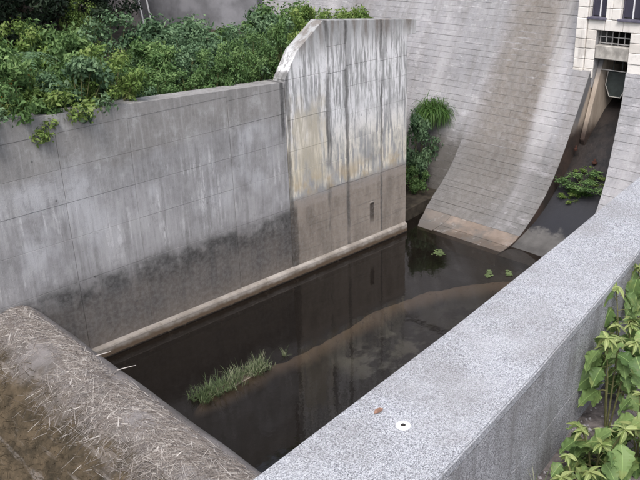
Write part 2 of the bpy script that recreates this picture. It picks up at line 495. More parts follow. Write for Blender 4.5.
M['lily'] = simple('floating_weed', (0.10, 0.135, 0.055), .6, .4, 8)
M['soil'] = simple('dark_soil', (0.045, 0.037, 0.027), .95, .45, 2.5, bump=.8)
M['litter'] = simple('gravelly_soil', (0.115, 0.10, 0.098), .95, .55, 9, bump=.9)
M['pebble'] = simple('pebble', (0.22, 0.21, 0.22), .85, .45, 14)
M['bark'] = simple('bark', (0.085, 0.065, 0.05), .95, .45, 9, bump=.8)
M['twig'] = simple('green_stem', (0.12, 0.12, 0.05), .8, .3, 20)
M['rock'] = simple('rock', (0.23, 0.205, 0.19), .95, .45, 1.6, bump=.9)
M['abut'] = simple('abutment_concrete', (0.20, 0.20, 0.215), .9, .35, .8)
M['pipe_white'] = simple('white_painted_steel', (0.78, 0.78, 0.78), .5, .12, 4)
M['rust'] = simple('rusty_iron', (0.055, 0.022, 0.015), .9, .5, 7)
M['gate'] = simple('green_steel', (0.028, 0.036, 0.034), .55, .35, 4, spec=.5)
M['dirty_white'] = simple('weathered_beam', (0.36, 0.34, 0.31), .9, .35, 3)
M['grille'] = simple('grey_iron_bar', (0.30, 0.29, 0.28), .6, .2, 10)
M['void'] = simple('dark_interior', (0.022, 0.019, 0.017), .95, .3, 2)
M['frame'] = simple('window_frame', (0.10, 0.095, 0.13), .6, .2, 10)
M['mullion'] = simple('white_mullion', (0.70, 0.70, 0.72), .5, .1, 10)

def make_glass():
    t = NT('dark_window_glass')
    f = t.noise(1.5, 3)
    return t.done(t.bsdf(t.mix(f, (0.018, 0.016, 0.03), (0.05, 0.048, 0.075)), .06, None, .6))
M['glass'] = make_glass()

def make_ashlar():
    t = NT('pale_ashlar')
    col = t.mix(t.objrand(), (0.60, 0.565, 0.52), (0.78, 0.75, 0.71))
    col = t.mix(t.mul(t.step(t.noise(3, 5, .7), .48, .7), .5), col, (0.42, 0.39, 0.36))
    col = t.mix(t.mul(t.step(t.noise(1, 4, .6, t.vscale((3, 5, .5))), .55, .7), .4), col, (0.34, 0.31, 0.29))
    return t.done(t.bsdf(col, .9, t.bump(t.noise(12, 5, .7), .5, .02), .2))
M['ashlar'] = make_ashlar()

def make_slot(name, wallside):
    t = NT(name)
    x, y, z = t.sep()
    stain = t.mix(t.step(t.noise(1.5, 5, .65), .3, .7), (0.022, 0.017, 0.015), (0.060, 0.038, 0.029))
    conc = t.mix(t.step(t.noise(1.4, 5, .65), .3, .7), G(0.060, .05), G(0.115, .05))
    if wallside:
        beige = t.mix(t.step(t.noise(1, 5, .6, t.vscale((3, 3, .6))), .3, .7), (0.27, 0.22, 0.175), (0.43, 0.365, 0.30))
        hi = t.step(t.add(z, t.mul(t.add(t.noise(1.5, 4), -.5), .5)), 2.8, 3.5)
        col = t.mix(hi, stain, beige)
        strip = t.step(t.math('SUBTRACT', x, t.add(t.mul(z, .46), 21.13)), .42, .28)
        col = t.mix(t.mul(strip, hi), col, t.mix(t.noise(3, 4), (0.10, .10, .105), (0.16, .16, .165)))
    else:
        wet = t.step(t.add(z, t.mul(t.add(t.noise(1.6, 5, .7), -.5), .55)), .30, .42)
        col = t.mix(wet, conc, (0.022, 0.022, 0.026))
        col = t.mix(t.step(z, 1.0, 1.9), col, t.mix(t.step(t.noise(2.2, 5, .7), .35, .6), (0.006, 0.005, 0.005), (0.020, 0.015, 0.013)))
    rough = .45 if not wallside else .85
    return t.done(t.bsdf(col, rough, t.bump(t.noise(10, 5, .7), .5, .02), .4))
M['slot_wall'] = make_slot('outlet_side_wall', True)
M['slot_floor'] = make_slot('outlet_floor', False)

def make_leaf(name, cols, trans=.35, rough=.55):
    t = NT(name)
    a = t.attr('tint')
    orr = t.objrand()
    n = len(cols)
    col = t.ramp(a, [(i / (n - 1), c) for i, c in enumerate(cols)])
    col = t.mix(t.mul(orr, .35), col, tuple(v * .62 for v in cols[n // 2]))
    b = t.n('ShaderNodeBsdfPrincipled')
    t.put(b.inputs['Base Color'], col); b.inputs['Roughness'].default_value = rough
    b.inputs['Specular IOR Level'].default_value = .25
    tl = t.n('ShaderNodeBsdfTranslucent'); t.put(tl.inputs['Color'], col)
    mx = t.n('ShaderNodeMixShader'); mx.inputs[0].default_value = trans
    t.t.links.new(b.outputs[0], mx.inputs[1]); t.t.links.new(tl.outputs[0], mx.inputs[2])
    return t.done(mx.outputs[0])
M['leaf_mid'] = make_leaf('leaf_mid_green', [(0.038, 0.078, 0.026), (0.115, 0.205, 0.068), (0.235, 0.345, 0.13)])
M['leaf_cool'] = make_leaf('leaf_cool_green', [(0.036, 0.075, 0.038), (0.112, 0.195, 0.10), (0.225, 0.33, 0.18)])
M['leaf_lime'] = make_leaf('leaf_lime_green', [(0.055, 0.105, 0.025), (0.160, 0.250, 0.060), (0.32, 0.39, 0.13)])
M['leaf_amber'] = make_leaf('leaf_amber', [(0.10, 0.10, 0.02), (0.30, 0.17, 0.03), (0.36, 0.25, 0.05)])
M['leaf_dark'] = make_leaf('leaf_dark', [(0.010, 0.018, 0.010), (0.020, 0.036, 0.019), (0.042, 0.066, 0.034)], .25)
M['leaf_grass'] = make_leaf('grass_blade', [(0.065, 0.098, 0.045), (0.14, 0.185, 0.085), (0.36, 0.36, 0.25)])
M['leaf_fern'] = make_leaf('fern_blade', [(0.038, 0.085, 0.020), (0.075, 0.155, 0.036), (0.13, 0.22, 0.06)])
M['straw'] = make_leaf('dry_straw', [(0.14, 0.115, 0.102), (0.36, 0.325, 0.298), (0.70, 0.665, 0.63)], .0, .8)
M['dead_grass'] = make_leaf('dead_grass', [(0.055, 0.044, 0.028), (0.10, 0.078, 0.05), (0.17, 0.135, 0.095)], .0, .9)

def make_bigleaf(name, dark, light):
    t = NT(name)
    tc = t.n('ShaderNodeTexCoord').outputs['Object']
    x, y, z = t.sep(tc)
    vein = t.step(t.math('ABSOLUTE', y), .006, .0, 0, .6)
    side = t.math('ABSOLUTE', t.math('SINE', t.mul(t.add(x, t.mul(t.math('ABSOLUTE', y), -.9)), 150.0)))
    col = t.mix(t.objrand(), dark, light)
    col = t.mix(t.mul(t.step(side, .10, .0), .25), col, light)
    col = t.mix(vein, col, tuple(min(1, v * 1.7) for v in light))
    col = t.mix(t.mul(t.step(t.noise(14, 4, .6), .5, .7), .3), col, dark)
    col = t.mix(t.mul(t.step(t.noise(38, 4, .7), .63, .70), .6), col, (0.20, 0.15, 0.06))
    col = t.mix(t.mul(t.step(t.noise(5, 3, .6), .52, .68), .5), col, (0.30, 0.32, 0.11))
    b = t.n('ShaderNodeBsdfPrincipled'); t.put(b.inputs['Base Color'], col)
    b.inputs['Roughness'].default_value = .5; b.inputs['Specular IOR Level'].default_value = .3
    tl = t.n('ShaderNodeBsdfTranslucent'); t.put(tl.inputs['Color'], col)
    mx = t.n('ShaderNodeMixShader'); mx.inputs[0].default_value = .35
    t.t.links.new(b.outputs[0], mx.inputs[1]); t.t.links.new(tl.outputs[0], mx.inputs[2])
    return t.done(mx.outputs[0])
M['big_leaf'] = make_bigleaf('broad_leaf', (0.085, 0.148, 0.048), (0.235, 0.335, 0.12))
M['tip_leaf'] = make_bigleaf('young_leaf', (0.15, 0.215, 0.06), (0.36, 0.41, 0.17))

# ------------------------------------------------------------------ setting: ground sheets
g = obj('ground', mesh('ground', [(-900, -900, -2.2), (900, -900, -2.2), (900, 900, -2.2), (-900, 900, -2.2)], [(0, 1, 2, 3)]), M['soil'])
tag(g, kind='structure')

def grid_sheet(name, x0, x1, y0, y1, nx, ny, zf, mat, keep=None):
    V, F = [], []
    for j in range(ny + 1):
        for i in range(nx + 1):
            x = x0 + (x1 - x0) * i / nx; y = y0 + (y1 - y0) * j / ny
            V.append((x, y, zf(x, y)))
    for j in range(ny):
        for i in range(nx):
            a = j * (nx + 1) + i
            F.append((a, a + 1, a + nx + 2, a + nx + 1))
    o = obj(name, mesh(name, V, F), mat, smooth=True)
    return o

# wooded bank behind the long wall
def bank_z(x, y):
    d = max(0.0, y - 16.6)
    z = 5.25 - 0.03 * (x - 6) + 0.0 * d
    z += max(0, d - 9) * .28 * min(1, max(0, (20 - x) / 8.0))
    z += .18 * nz(x * .5, y * .5)
    return z
def bank_edge(y): return min(22.6, 18.36 + max(0, y - 16.62) * .85)
V, F = [], []
for j in range(61):
    y = 16.62 + 54 * (j / 60) ** 1.5
    for i in range(61):
        x = -30 + (bank_edge(y) + 30) * i / 60
        V.append((x, y, bank_z(x, y)))
for j in range(60):
    for i in range(60):
        a = j * 61 + i; F.append((a, a + 1, a + 62, a + 61))
bank = obj('wooded_bank', mesh('bank', V, F), M['soil'], smooth=True)
tag(bank, kind='structure')

# ------------------------------------------------------------------ basin floor, mud banks, water
MID = [(10.2, 12.9), (11.0, 12.75), (12.15, 12.74), (13.81, 12.93), (15.53, 12.66), (17.21, 11.75), (18.2, 10.9)]
def seg_d(px, py, pts):
    best = 1e9; bt = 0
    for i in range(len(pts) - 1):
        ax, ay = pts[i]; bx, by = pts[i + 1]
        dx, dy = bx - ax, by - ay
        t = max(0, min(1, ((px - ax) * dx + (py - ay) * dy) / (dx * dx + dy * dy)))
        d = math.hypot(px - ax - t * dx, py - ay - t * dy)
        if d < best: best, bt = d, i + t
    return best, bt
def floor_z(x, y):
    z = -.42 + .05 * nz(x * .7, y * .7, 3)
    d, tt = seg_d(x, y, MID)
    wl = .13 + .10 * nz(x * 1.3, y * 1.3, 1) + .10 * nz(x * 4, y * 4, 2) + .02 * min(tt, 4)
    z += max(0, 1 - (d / wl / 1.6) ** 2) * (.412 if tt > .6 else .37)
    e = math.hypot((x - 8.95) / 1.35, (y - 12.92 - .02 * (x - 9)) / .36)
    e += .25 * nz(x * 1.6, y * 2.2, 5)
    z += max(0, 1 - e * e) * .52
    if y < 12.5 and x > 11: z += .08 * max(0, nz(x * .5, y * .6, 9))
    return z
fl = grid_sheet('basin_floor', 5.9, 19.4, 3.2, 16.1, 170, 150, floor_z, M['mud'])
tag(fl, kind='structure')
wt = obj('water', mesh('water', [(5.9, 3.2, 0), (21.5, 3.2, 0), (21.5, 22, 0), (5.9, 22, 0)], [(0, 1, 2, 3)]), M['water'])
tag(wt, kind='structure')

# submerged algae and floating weed
def blob(cx, cy, rx, ry, rot, z, seed, n=48, jag=.45):
    V = [(cx, cy, z)]; F = []
    for k in range(n):
        a = 2 * math.pi * k / n
        r = 1 + jag * nz(math.cos(a) * 1.6 + seed, math.sin(a) * 1.6, seed) + .25 * jag * nz(math.cos(a) * 5, math.sin(a) * 5, seed)
        u, v = rx * r * math.cos(a), ry * r * math.sin(a)
        V.append((cx + u * math.cos(rot) - v * math.sin(rot), cy + u * math.sin(rot) + v * math.cos(rot), z + .012 * nz(u * 4, v * 4, seed)))
        F.append((0, 1 + k, 1 + (k + 1) % n))
    return mesh('blob', V, F)
for (cx, cy, rx, ry, sd_, lb) in ((17.75, 14.15, .30, .16, 1, 'yellow-green patch of floating weed by the tall wall end'), (17.55, 12.15, .26, .08, 4, 'thin strip of floating weed by the submerged sand bar'), (17.95, 11.75, .16, .07, 6, 'smallest scrap of floating weed under the spillway toe')):
    rg = random.Random(sd_); V, F = [], []
    for k in range(60):
        u, v = rg.gauss(0, .42), rg.gauss(0, .42)
        x = cx + u * rx * .8 - v * ry * .5; y = cy + u * rx * .5 + v * ry
        me = blob(x, y, rg.uniform(.02, .07), rg.uniform(.012, .04), rg.uniform(0, 3), .006 + .0003 * k, k * 1.7 + sd_, 10, .8)
        b = len(V); V += [tuple(p.co) for p in me.vertices]; F += [tuple(q + b for q in p.vertices) for p in me.polygons]
        bpy.data.meshes.remove(me)
    tag(obj('floating_weed', mesh('weed', V, F), M['lily']), lb, 'water weed')

# ------------------------------------------------------------------ the long wall (low run)
WY = 16.12
def low_top(x): return 6.10 - 0.0575 * (x - 6.0)
long_wall = empty('long_basin_wall', (9, WY, 0))
tag(long_wall, 'long low grey concrete wall with stained foot below the shrub bank', 'wall')
IL = Matrix.Translation((-9, -WY, 0))
def child(name, me, mat, parent, smooth=False):
    """mesh given in world coordinates, parented under a thing that stands at its own base"""
    loc = parent.matrix_world.translation if False else Vector(parent.location)
    pp = parent.parent
    while pp is not None:
        loc = loc + Vector(pp.location); pp = pp.parent
    me.transform(Matrix.Translation(-loc))
    return obj(name, me, mat, parent, smooth=smooth)

def poly_panel(poly, y_front, depth, bev=.004):
    """wall panel: polygon in (x,z), front face at y_front (facing -y), with eased front edge"""
    bm = bmesh.new()
    cx = sum(p[0] for p in poly) / len(poly); cz = sum(p[1] for p in poly) / len(poly)
    n = len(poly)
    def inset(p):
        dx, dz = cx - p[0], cz - p[1]
        l = math.hypot(dx, dz)
        return (p[0] + dx / l * bev * 1.4, p[1] + dz / l * bev * 1.4)
    A = [bm.verts.new((inset(p)[0], y_front, inset(p)[1])) for p in poly]
    B = [bm.verts.new((p[0], y_front + bev, p[1])) for p in poly]
    C = [bm.verts.new((p[0], y_front + depth, p[1])) for p in poly]
    bm.faces.new(A); bm.faces.new(C[::-1])
    for i in range(n):
        j = (i + 1) % n
        bm.faces.new((A[i], A[j], B[j], B[i])); bm.faces.new((B[i], B[j], C[j], C[i]))
    bmesh.ops.recalc_face_normals(bm, faces=bm.faces)
    me = bpy.data.meshes.new('panel'); bm.to_mesh(me); bm.free()
    return me

GAP = .003
core = prism([(-6, -1.2), (13.57, -1.2), (13.57, low_top(13.57) - .02), (-6, low_top(-6) - .02)], 'y', WY + .05, WY + .5)
child('core', core, M['joint'], long_wall)
cols_low = [-6, -3.4, -1.0, 1.2, 3.2, 5.25, 7.14, 8.88, 11.69, 13.575]
rows_low = [-.6, 2.12, 3.19, 4.04, 4.83, 5.63]
for ci in range(len(cols_low) - 1):
    a, b = cols_low[ci], cols_low[ci + 1]
    for ri in range(len(rows_low) - 1):
        z0, z1 = rows_low[ri], rows_low[ri + 1]
        if ri == len(rows_low) - 2 and z1 > low_top(b) - .1: z1 = low_top(b) - .16
        yf = WY + random.uniform(-.004, .006)
        big = .009 if abs(a - 11.69) < .01 else .005 if abs(a - 7.14) < .01 else .002
        child('panel', poly_panel([(a + big, z0 + GAP), (b - GAP, z0 + GAP), (b - GAP, z1 - GAP), (a + big, z1 - GAP)], yf, .2), M['wall'], long_wall)
    zt0 = min(rows_low[-1], low_top(b) - .16)
    child('coping', poly_panel([(a + .0005, zt0 + GAP), (b - .0005, zt0 + GAP), (b - .0005, low_top(b)), (a + .0005, low_top(a))], WY - .004, .56, .003), M['wall'], long_wall)
# ledge at the foot, in lengths
led_prof = [(WY - .11, -.6), (WY - .10, .25), (WY - .085, .28), (WY + .03, .345), (WY + .03, -.6)]
def ledge_len(a, b, parent):
    me = prism(led_prof, 'x', a + .004, b - .004)
    child('foot_ledge', me, M['ledge'], parent)
for a, b in ((-6, -1.0), (-1.0, 3.2), (3.2, 7.14), (7.14, 11.69), (11.69, 13.575)):
    ledge_len(a, b, long_wall)

# ------------------------------------------------------------------ high wall with sloping shoulder
high_wall = empty('high_training_wall', (16, WY, 0))
tag(high_wall, 'tall lime-streaked concrete wall with sloping shoulder and corbelled end', 'wall')
HX0, HX1 = 13.585, 18.44
def high_top(x):
    if x < 14.05: return 5.72 + (x - 13.585) / .465 * .68
    if x < 15.02: return 6.40 + (x - 14.05) / .97 * .68
    return 7.08 - (x - 15.02) * .104
HT = .46
core = prism([(HX0 + .01, -1.2), (HX1 - .02, -1.2), (HX1 - .02, high_top(HX1) - .06), (15.02, 7.02), (14.05, 6.34), (HX0 + .01, 5.68)], 'y', WY + .04, WY + HT - .03)
child('core', core, M['joint'], high_wall)
HC = {0: (13.585, 15.10, [-.6, 2.30, 3.15, 3.74, 4.62, 5.70]),
      1: (15.10, 15.86, [-.6, 2.34, 3.10, 4.58, 5.64, 6.36]),
      2: (15.86, 17.15, [-.6, 2.30, 3.6, 4.35, 5.16, 5.75]),
      3: (17.15, 18.44, [-.6, 2.28, 3.55, 4.35, 5.10, 5.68])}
for ci, (a, b, rz) in HC.items():
    for ri in range(len(rz) - 1):
        yf = WY - .012 + random.uniform(-.006, .006)
        gg = .007 if ci in (1, 2) else .002
        child('panel', poly_panel([(a + gg, rz[ri] + .003), (b - .003, rz[ri] + .003), (b - .003, rz[ri + 1] - .003), (a + gg, rz[ri + 1] - .003)], yf, HT - (yf - WY)), M['high'], high_wall)
    z0 = rz[-1]
    if ci == 0:
        poly = [(a + .008, z0 + .006), (b - .005, z0 + .006), (b - .005, high_top(b)), (15.02, 7.08), (14.05, 6.40), (a + .008, high_top(a) + .008)]
    else:
        zc = 6.27 if ci >= 2 else high_top(b)
        poly = [(a + .008, z0 + .006), (b - .005, z0 + .006), (b - .005, high_top(b)), (a + .008, high_top(a))]
    child('panel', poly_panel(poly, WY - .010, HT), M['high'], high_wall)
# corbelled nose at the dam end
child('corbel', poly_panel([(HX1 - .002, 6.27), (18.83, 6.27), (18.83, high_top(18.83)), (HX1 - .002, high_top(HX1))], WY - .008, HT, .012), M['high'], high_wall)
child('end_panel', box_mesh(HX1 - .02, HX1 + .03, WY + .02, WY + HT - .04, -.6, 6.26, .01), M['high'], high_wall)
ledge_len(13.575, 18.42, high_wall)
# weep hole pipe in the wall
child('drain_lip', box_mesh(16.76, 16.95, WY - .035, WY + .03, 1.40, 1.45, .006), M['ledge'], high_wall)

# ------------------------------------------------------------------ dam
P = np.array([(18.86, -.02), (19.35, .02), (19.83, .12), (20.22, .32), (20.59, .57), (20.97, .85), (21.32, 1.17), (21.64, 1.54), (21.92, 1.93), (22.18, 2.36), (22.43, 2.82), (22.87, 3.70), (23.21, 4.42), (27.5, 13.4)])
S = np.concatenate([[0], np.cumsum(np.hypot(*np.diff(P, axis=0).T))])
PB = np.array([(20.65, -1.0), (21.10, 0.0), (22.43, 2.82), (22.87, 3.70), (23.21, 4.42), (27.5, 13.4)])
SB = np.concatenate([[0], np.cumsum(np.hypot(*np.diff(PB, axis=0).T))])
def prof(s, PP=P, SS=S):
    return np.interp(s, SS, PP[:, 0]), np.interp(s, SS, PP[:, 1])
def prof_n(s, PP=P, SS=S):
    x0, z0 = prof(max(0, s - .06), PP, SS); x1, z1 = prof(min(SS[-1], s + .06), PP, SS)
    dx, dz = x1 - x0, z1 - z0; l = math.hypot(dx, dz)
    return -dz / l, dx / l         # outward (towards -x, +z)
def s_at_z(z, PP=P, SS=S): return float(np.interp(z, PP[:, 1], SS))

dam = empty('dam', (24, 16, 0))
tag(dam, 'tall battered masonry dam face with curved spillway toe and brown runs', 'dam')
def block(name, s0, s1, ya0, ya1, yb0, yb1, mat, PP=P, SS=S, proud=0.0, bev=.012, gh=.007, gv=.003, depth=.22, parent=None):
    """one stone laid on the profile between arc lengths s0..s1; ya/yb: its two ends in y at the bottom (0) and top (1)"""
    s0 += gh; s1 -= gh
    ns = 3
    rows = []
    for k in range(ns + 1):
        f = k / ns
        s = s0 + (s1 - s0) * f
        x, z = prof(s, PP, SS); nx_, nz_ = prof_n(s, PP, SS)
        lo = ya0 + (ya1 - ya0) * f + gv; hi = yb0 + (yb1 - yb0) * f - gv
        rows.append((x, z, nx_, nz_, lo, hi, s))
    V, F = [], []
    def ring(rowlist, off, ins):
        base = len(V)
        for (x, z, a, b, lo, hi, s) in rowlist:
            for yv in (lo + ins, hi - ins):
                V.append((x + a * off, yv, z + b * off))
        return base
    # front grid (inset) , shoulder grid, back
    fr = []
    for k, (x, z, a, b, lo, hi, s) in enumerate(rows):
        ss = s + (bev if k == 0 else -bev if k == ns else 0)
        x, z = prof(ss, PP, SS); a, b = prof_n(ss, PP, SS)
        fr.append((x, z, a, b, lo, hi, ss))
    A = ring(fr, proud, bev)
    B = ring(rows, proud - bev, 0)
    C = ring(rows, -depth, 0)
    n = ns + 1
    for k in range(ns):
        F.append((A + 2 * k, A + 2 * k + 1, A + 2 * k + 3, A + 2 * k + 2))
        for side in (0, 1):
            F.append((A + 2 * k + side, A + 2 * k + 2 + side, B + 2 * k + 2 + side, B + 2 * k + side))
            F.append((B + 2 * k + side, B + 2 * k + 2 + side, C + 2 * k + 2 + side, C + 2 * k + side))
    for k in (0, ns):
        F.append((A + 2 * k, A + 2 * k + 1, B + 2 * k + 1, B + 2 * k))
        F.append((B + 2 * k, B + 2 * k + 1, C + 2 * k + 1, C + 2 * k))
    me = mesh('block', V, F)
    at = me.attributes.new('edge', 'FLOAT', 'POINT')
    ev = [1.0 if (i // 2) % n in (0, ns) else 0.0 for i in range(len(V))]
    at.data.foreach_set('value', ev)
    fix_normals(me)
    return child(name, me, mat, parent or dam)

def dam_core(y0, y1, PP, off=.05):
    pts = []
    for (x, z) in PP: pts.append((x + off, z - .03))
    pts = pts + [(32, 13.4), (32, -1.4), (PP[0][0] + off, -1.4)]
    return prism(pts, 'y', y0, y1)
child('core', dam_core(13.50, 16.02, P), M['mortar'], dam)
child('core', dam_core(16.02, 34.0, PB), M['mortar'], dam)
PC = [p for p in P if p[0] > 19.9]
child('core', dam_core(16.02, 16.66, np.array(PC), .06), M['mortar'], dam)
child('core', dam_core(2.0, 11.0, P), M['mortar'], dam)
child('core', prism([(18.9, -.06), (18.9, -1.4), (32, -1.4), (32, 4.7), (23.40, 4.7)] + [(p[0] + .05, p[1] - .03) for p in P[::-1] if p[1] < 4.5], 'y', 12.87, 13.50), M['mortar'], dam)

def yleft(s):
    x, z = prof(s)
    if z > 2.70: return 33.5
    return float(np.interp(x, [18.86, 19.3, 19.9, 20.6, 22], [16.0, 16.28, 16.58, 16.70, 16.74]))
def yright(s):
    x, z = prof(s)
    return 12.84 if z < 4.82 else 13.47
def split(lo, hi, mean):
    cuts = [lo]
    while hi - cuts[-1] > mean * 1.5:
        cuts.append(cuts[-1] + random.uniform(.6, 1.4) * mean)
    cuts.append(hi)
    return cuts
# toe slabs (first two strips), brown and smoother
for (a, b) in ((0, .62), (.62, 1.22)):
    yl0, yl1 = yleft(a), yleft(b)
    for (r0, r1, l0, l1) in ((12.84, 12.84, 15.48, 15.50), (15.48, 15.50, yl0, yl1)):
        block('toe_slab', a, b, r0, r1, l0, l1, M['toe'], gh=.004, gv=.006, proud=random.uniform(-.004, .01), bev=.008, depth=.4)
cs = 1.22
ZT = s_at_z(7.6)
count = 0
while cs < ZT:
    h = random.uniform(.19, .27)
    s0, s1 = cs, cs + h
    r0 = yright((s0 + s1) / 2); l0, l1 = yleft(s0), yleft(s1)
    if l1 > 20 and l0 < 20: l0 = l1
    zc = prof(s0)[1]
    # what the photograph can show of this course
    vis = 17.0 if l1 < 20 else (21.5 if zc < 4.8 else 31.5)
    if l1 > 20:
        cuts = split(r0, vis, 2.4 if zc < 4.8 else 3.4)
    else:
        cuts = split(r0, min(l0, l1) , 1.6)
    for i in range(len(cuts) - 1):
        a0 = a1 = cuts[i]; b0 = b1 = cuts[i + 1]
        if l1 < 20 and i == len(cuts) - 2: b0, b1 = l0, l1
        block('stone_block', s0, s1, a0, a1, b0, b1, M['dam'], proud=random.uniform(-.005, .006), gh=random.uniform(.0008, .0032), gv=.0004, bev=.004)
        count += 1
    cs += h
# unflared face beside the chute
cs = s_at_z(-.2, PB, SB); top = s_at_z(2.72, PB, SB)
while cs < top - .05:
    s1 = min(cs + .29, top)
    for (a, b) in ((16.72, 18.1), (18.1, 19.8)):
        block('stone_block', cs, s1, a, a, b, b, M['dam'], PB, SB, proud=random.uniform(-.004, .004), gh=.0015, gv=.0005, bev=.004)
    cs = s1
# face to the right of the outlet slot
def yslot(s):
    x, z = prof(s)
    return float(np.interp(z, [0, 1.19, 2.77, 4.15, 4.98], [10.85, 11.06, 11.33, 11.53, 11.70]))
cs = .0
while cs < s_at_z(4.86):
    s1 = min(cs + random.uniform(.25, .32), s_at_z(4.9))
    if s1 - cs > .1:
        cuts = split(7.6, 10.6, 1.5)
        for i in range(len(cuts) - 1):
            a = cuts[i]; b = cuts[i + 1]
            last = i == len(cuts) - 2
            block('stone_block', cs, s1, a, a, yslot(cs) if last else b, yslot(s1) if last else b, M['dam_right'], proud=random.uniform(-.005, .006), depth=.3, bev=.004, gh=random.uniform(.001, .0035), gv=.0005)
    cs = s1
child('slot_cheek', prism([(P[i][0] + .06, P[i][1] - .03) for i in range(len(P) - 1)] + [(25, 4.6), (25, -1.2), (18.9, -1.2)], 'y', 10.6, 10.98), M['mortar'], dam)
# upper dam above the picture
child('upper_face', prism([(24.60, 7.6), (27.4, 13.4), (27.4, 14.2), (31.5, 14.2), (31.5, 7.6)], 'y', 13.6, 60), M['dam'], dam)
child('parapet', box_mesh(27.2, 27.5, 2, 60, 14.0, 15.0, .02), M['dam_right'], dam)

# ------------------------------------------------------------------ outlet slot
FL = [(18.95, -.06), (19.6, .0), (20.3, .22), (20.9, .46), (21.45, .80), (22.0, 1.25), (22.55, 1.80), (23.2, 2.55), (24.2, 3.5), (25.4, 4.2)]
slot = empty('outlet_channel', (21, 12, 0))
tag(slot, 'dark stained outlet channel cut beside the spillway under the pale gatehouse', 'channel')
V, F = [], []
for i, (x, z) in enumerate(FL):
    for y in (10.7, 11.3, 11.9, 12.4, 12.865):
        V.append((x, y, z + .05 * nz(x * 2.2, y * 2.2)))
for i in range(len(FL) - 1):
    for k in range(4):
        a = i * 5 + k; F.append((a, a + 5, a + 6, a + 1))
me = fix_normals(mesh('slot_floor', V, F))
child('floor_slab', me, M['slot_floor'], slot, smooth=True)
# left cheek
prof_pts = [(x + .01, z - .005) for x, z in P if z < 4.75] + [(23.36, 4.72)]
cheek = prism(prof_pts + [(26, 4.72), (26, -1.2), (18.9, -1.2)], 'y', 12.838, 12.866)
child('side_wall', cheek, M['slot_wall'], slot)
child('side_wall', prism([(23.80, 5.22), (26, 5.22), (26, 2.0), (23.4, 2.0), (23.05, 2.7)], 'y', 12.64, 12.79, .02), M['slot_wall'], slot)
child('back_wall', box_mesh(25.3, 25.6, 10.6, 12.86, 1.8, 6.4), M['void'], slot)
# ------------------------------------------------------------------ gatehouse
gh = empty('gatehouse', (24, 12, 4.8))
tag(gh, 'pale ashlar gatehouse with dark paired windows above the outlet slot', 'building')
GX = 23.45
child('wall_core', box_mesh(GX + .05, 27.0, 13.10, 13.44, 4.30, 11.0), M['mortar'], gh)
child('wall_core', box_mesh(GX + .05, 27.0, 5.0, 11.69, 4.60, 6.40), M['mortar'], gh)
child('wall_core', box_mesh(GX + .05, 27.0, 12.80, 13.10, 4.30, 6.40), M['mortar'], gh)
child('wall_core', box_mesh(GX + .05, 27.0, 11.69, 12.80, 6.10, 6.40), M['mortar'], gh)
child('wall_core', box_mesh(GX + .30, 27.0, 5.0, 13.10, 6.40, 11.0), M['mortar'], gh)
def ash(y0, y1, z0, z1, x0=GX, d=.16):
    g_ = .006
    child('ashlar_block', box_mesh(x0 + random.uniform(-.012, .012), x0 + d, y0 + g_, y1 - g_, z0 + g_, z1 - g_, .012), M['ashlar'], gh)
W1 = (12.56, 13.07); W2 = (11.44, 12.07); W3 = (10.2, 10.85)
zrow = [4.60, 4.88, 5.17, 5.50, 5.79, 6.08, 6.42, 6.75, 7.1, 7.45, 7.8]
for i in range(len(zrow) - 1):
    z0, z1 = zrow[i], zrow[i + 1]
    # quoin column, standing a little proud
    ash(13.12, 13.47, z0, z1, GX - .05, .2)
    if z0 < 6.05:
        ash(12.80, 13.11, z0, z1)
        for (a, b) in ((10.9, 11.68), (10.0, 10.9), (9.1, 10.0)):
            sh = .25 * (i % 2)
            ash(a - (sh if a < 10.9 else 0), b - (sh if b < 11 else 0), z0, z1)
    elif z0 < 6.4:
        for (a, b) in ((12.55, 13.11), (11.95, 12.55), (11.35, 11.95), (10.6, 11.35), (9.8, 10.6), (9.0, 9.8)): ash(a, b, z0, z1)
    else:
        ash(W2[1], W1[0] - .22, z0, z1); ash(W1[0] - .22, W1[0], z0, z1, GX + .03)
        ash(W3[1], W2[0], z0, z1); ash(9.4, W3[0], z0, z1)
        ash(13.07, 13.11, z0, z1)
def window(y0, y1):
    w = empty('window', (0, 0, 0)); w.parent = gh
    cx = (y0 + y1) / 2
    w.location = (GX - 24 + .16, cx - 12, 6.45 - 4.8)
    def part(n, x0, x1, a, b, c, d, mat, bev=0.0):
        obj(n, box_mesh(x0, x1, a - cx, b - cx, c - 6.45, d - 6.45, bev), mat, w)
    part('pane', .03, .05, y0 + .02, cx - .02, 6.5, 7.75, M['glass'])
    part('pane', .03, .05, cx + .02, y1 - .02, 6.5, 7.75, M['glass'])
    part('mullion', .0, .06, cx - .018, cx + .018, 6.47, 7.75, M['mullion'])
    part('frame', .01, .07, y0, y0 + .022, 6.45, 7.78, M['frame'])
    part('frame', .01, .07, y1 - .022, y1, 6.45, 7.78, M['frame'])
    part('sill', -.24, .08, y0 - .05, y1 + .05, 6.40, 6.462, M['frame'], .006)
for w_ in (W1, W2, W3): window(*w_)
child('lintel_beam', box_mesh(GX + .02, GX + .34, 11.70, 12.79, 5.22, 5.63, .02), M['dirty_white'], gh)
gr = empty('grille', (GX - 24 + .2, 12.24 - 12, 5.64 - 4.8)); gr.parent = gh
for k in range(6):
    y = -.5 + k * 1.0 / 5
    obj('bar', box_mesh(-.014, .014, y - .011, y + .011, 0, .44), M['grille'], gr)
for zz in (.05, .24):
    obj('bar', box_mesh(-.020, .020, -.54, .54, zz - .013, zz + .013), M['grille'], gr)
child('recess', box_mesh(24.6, 24.7, 11.6, 12.9, 4.9, 6.3), M['void'], gh)

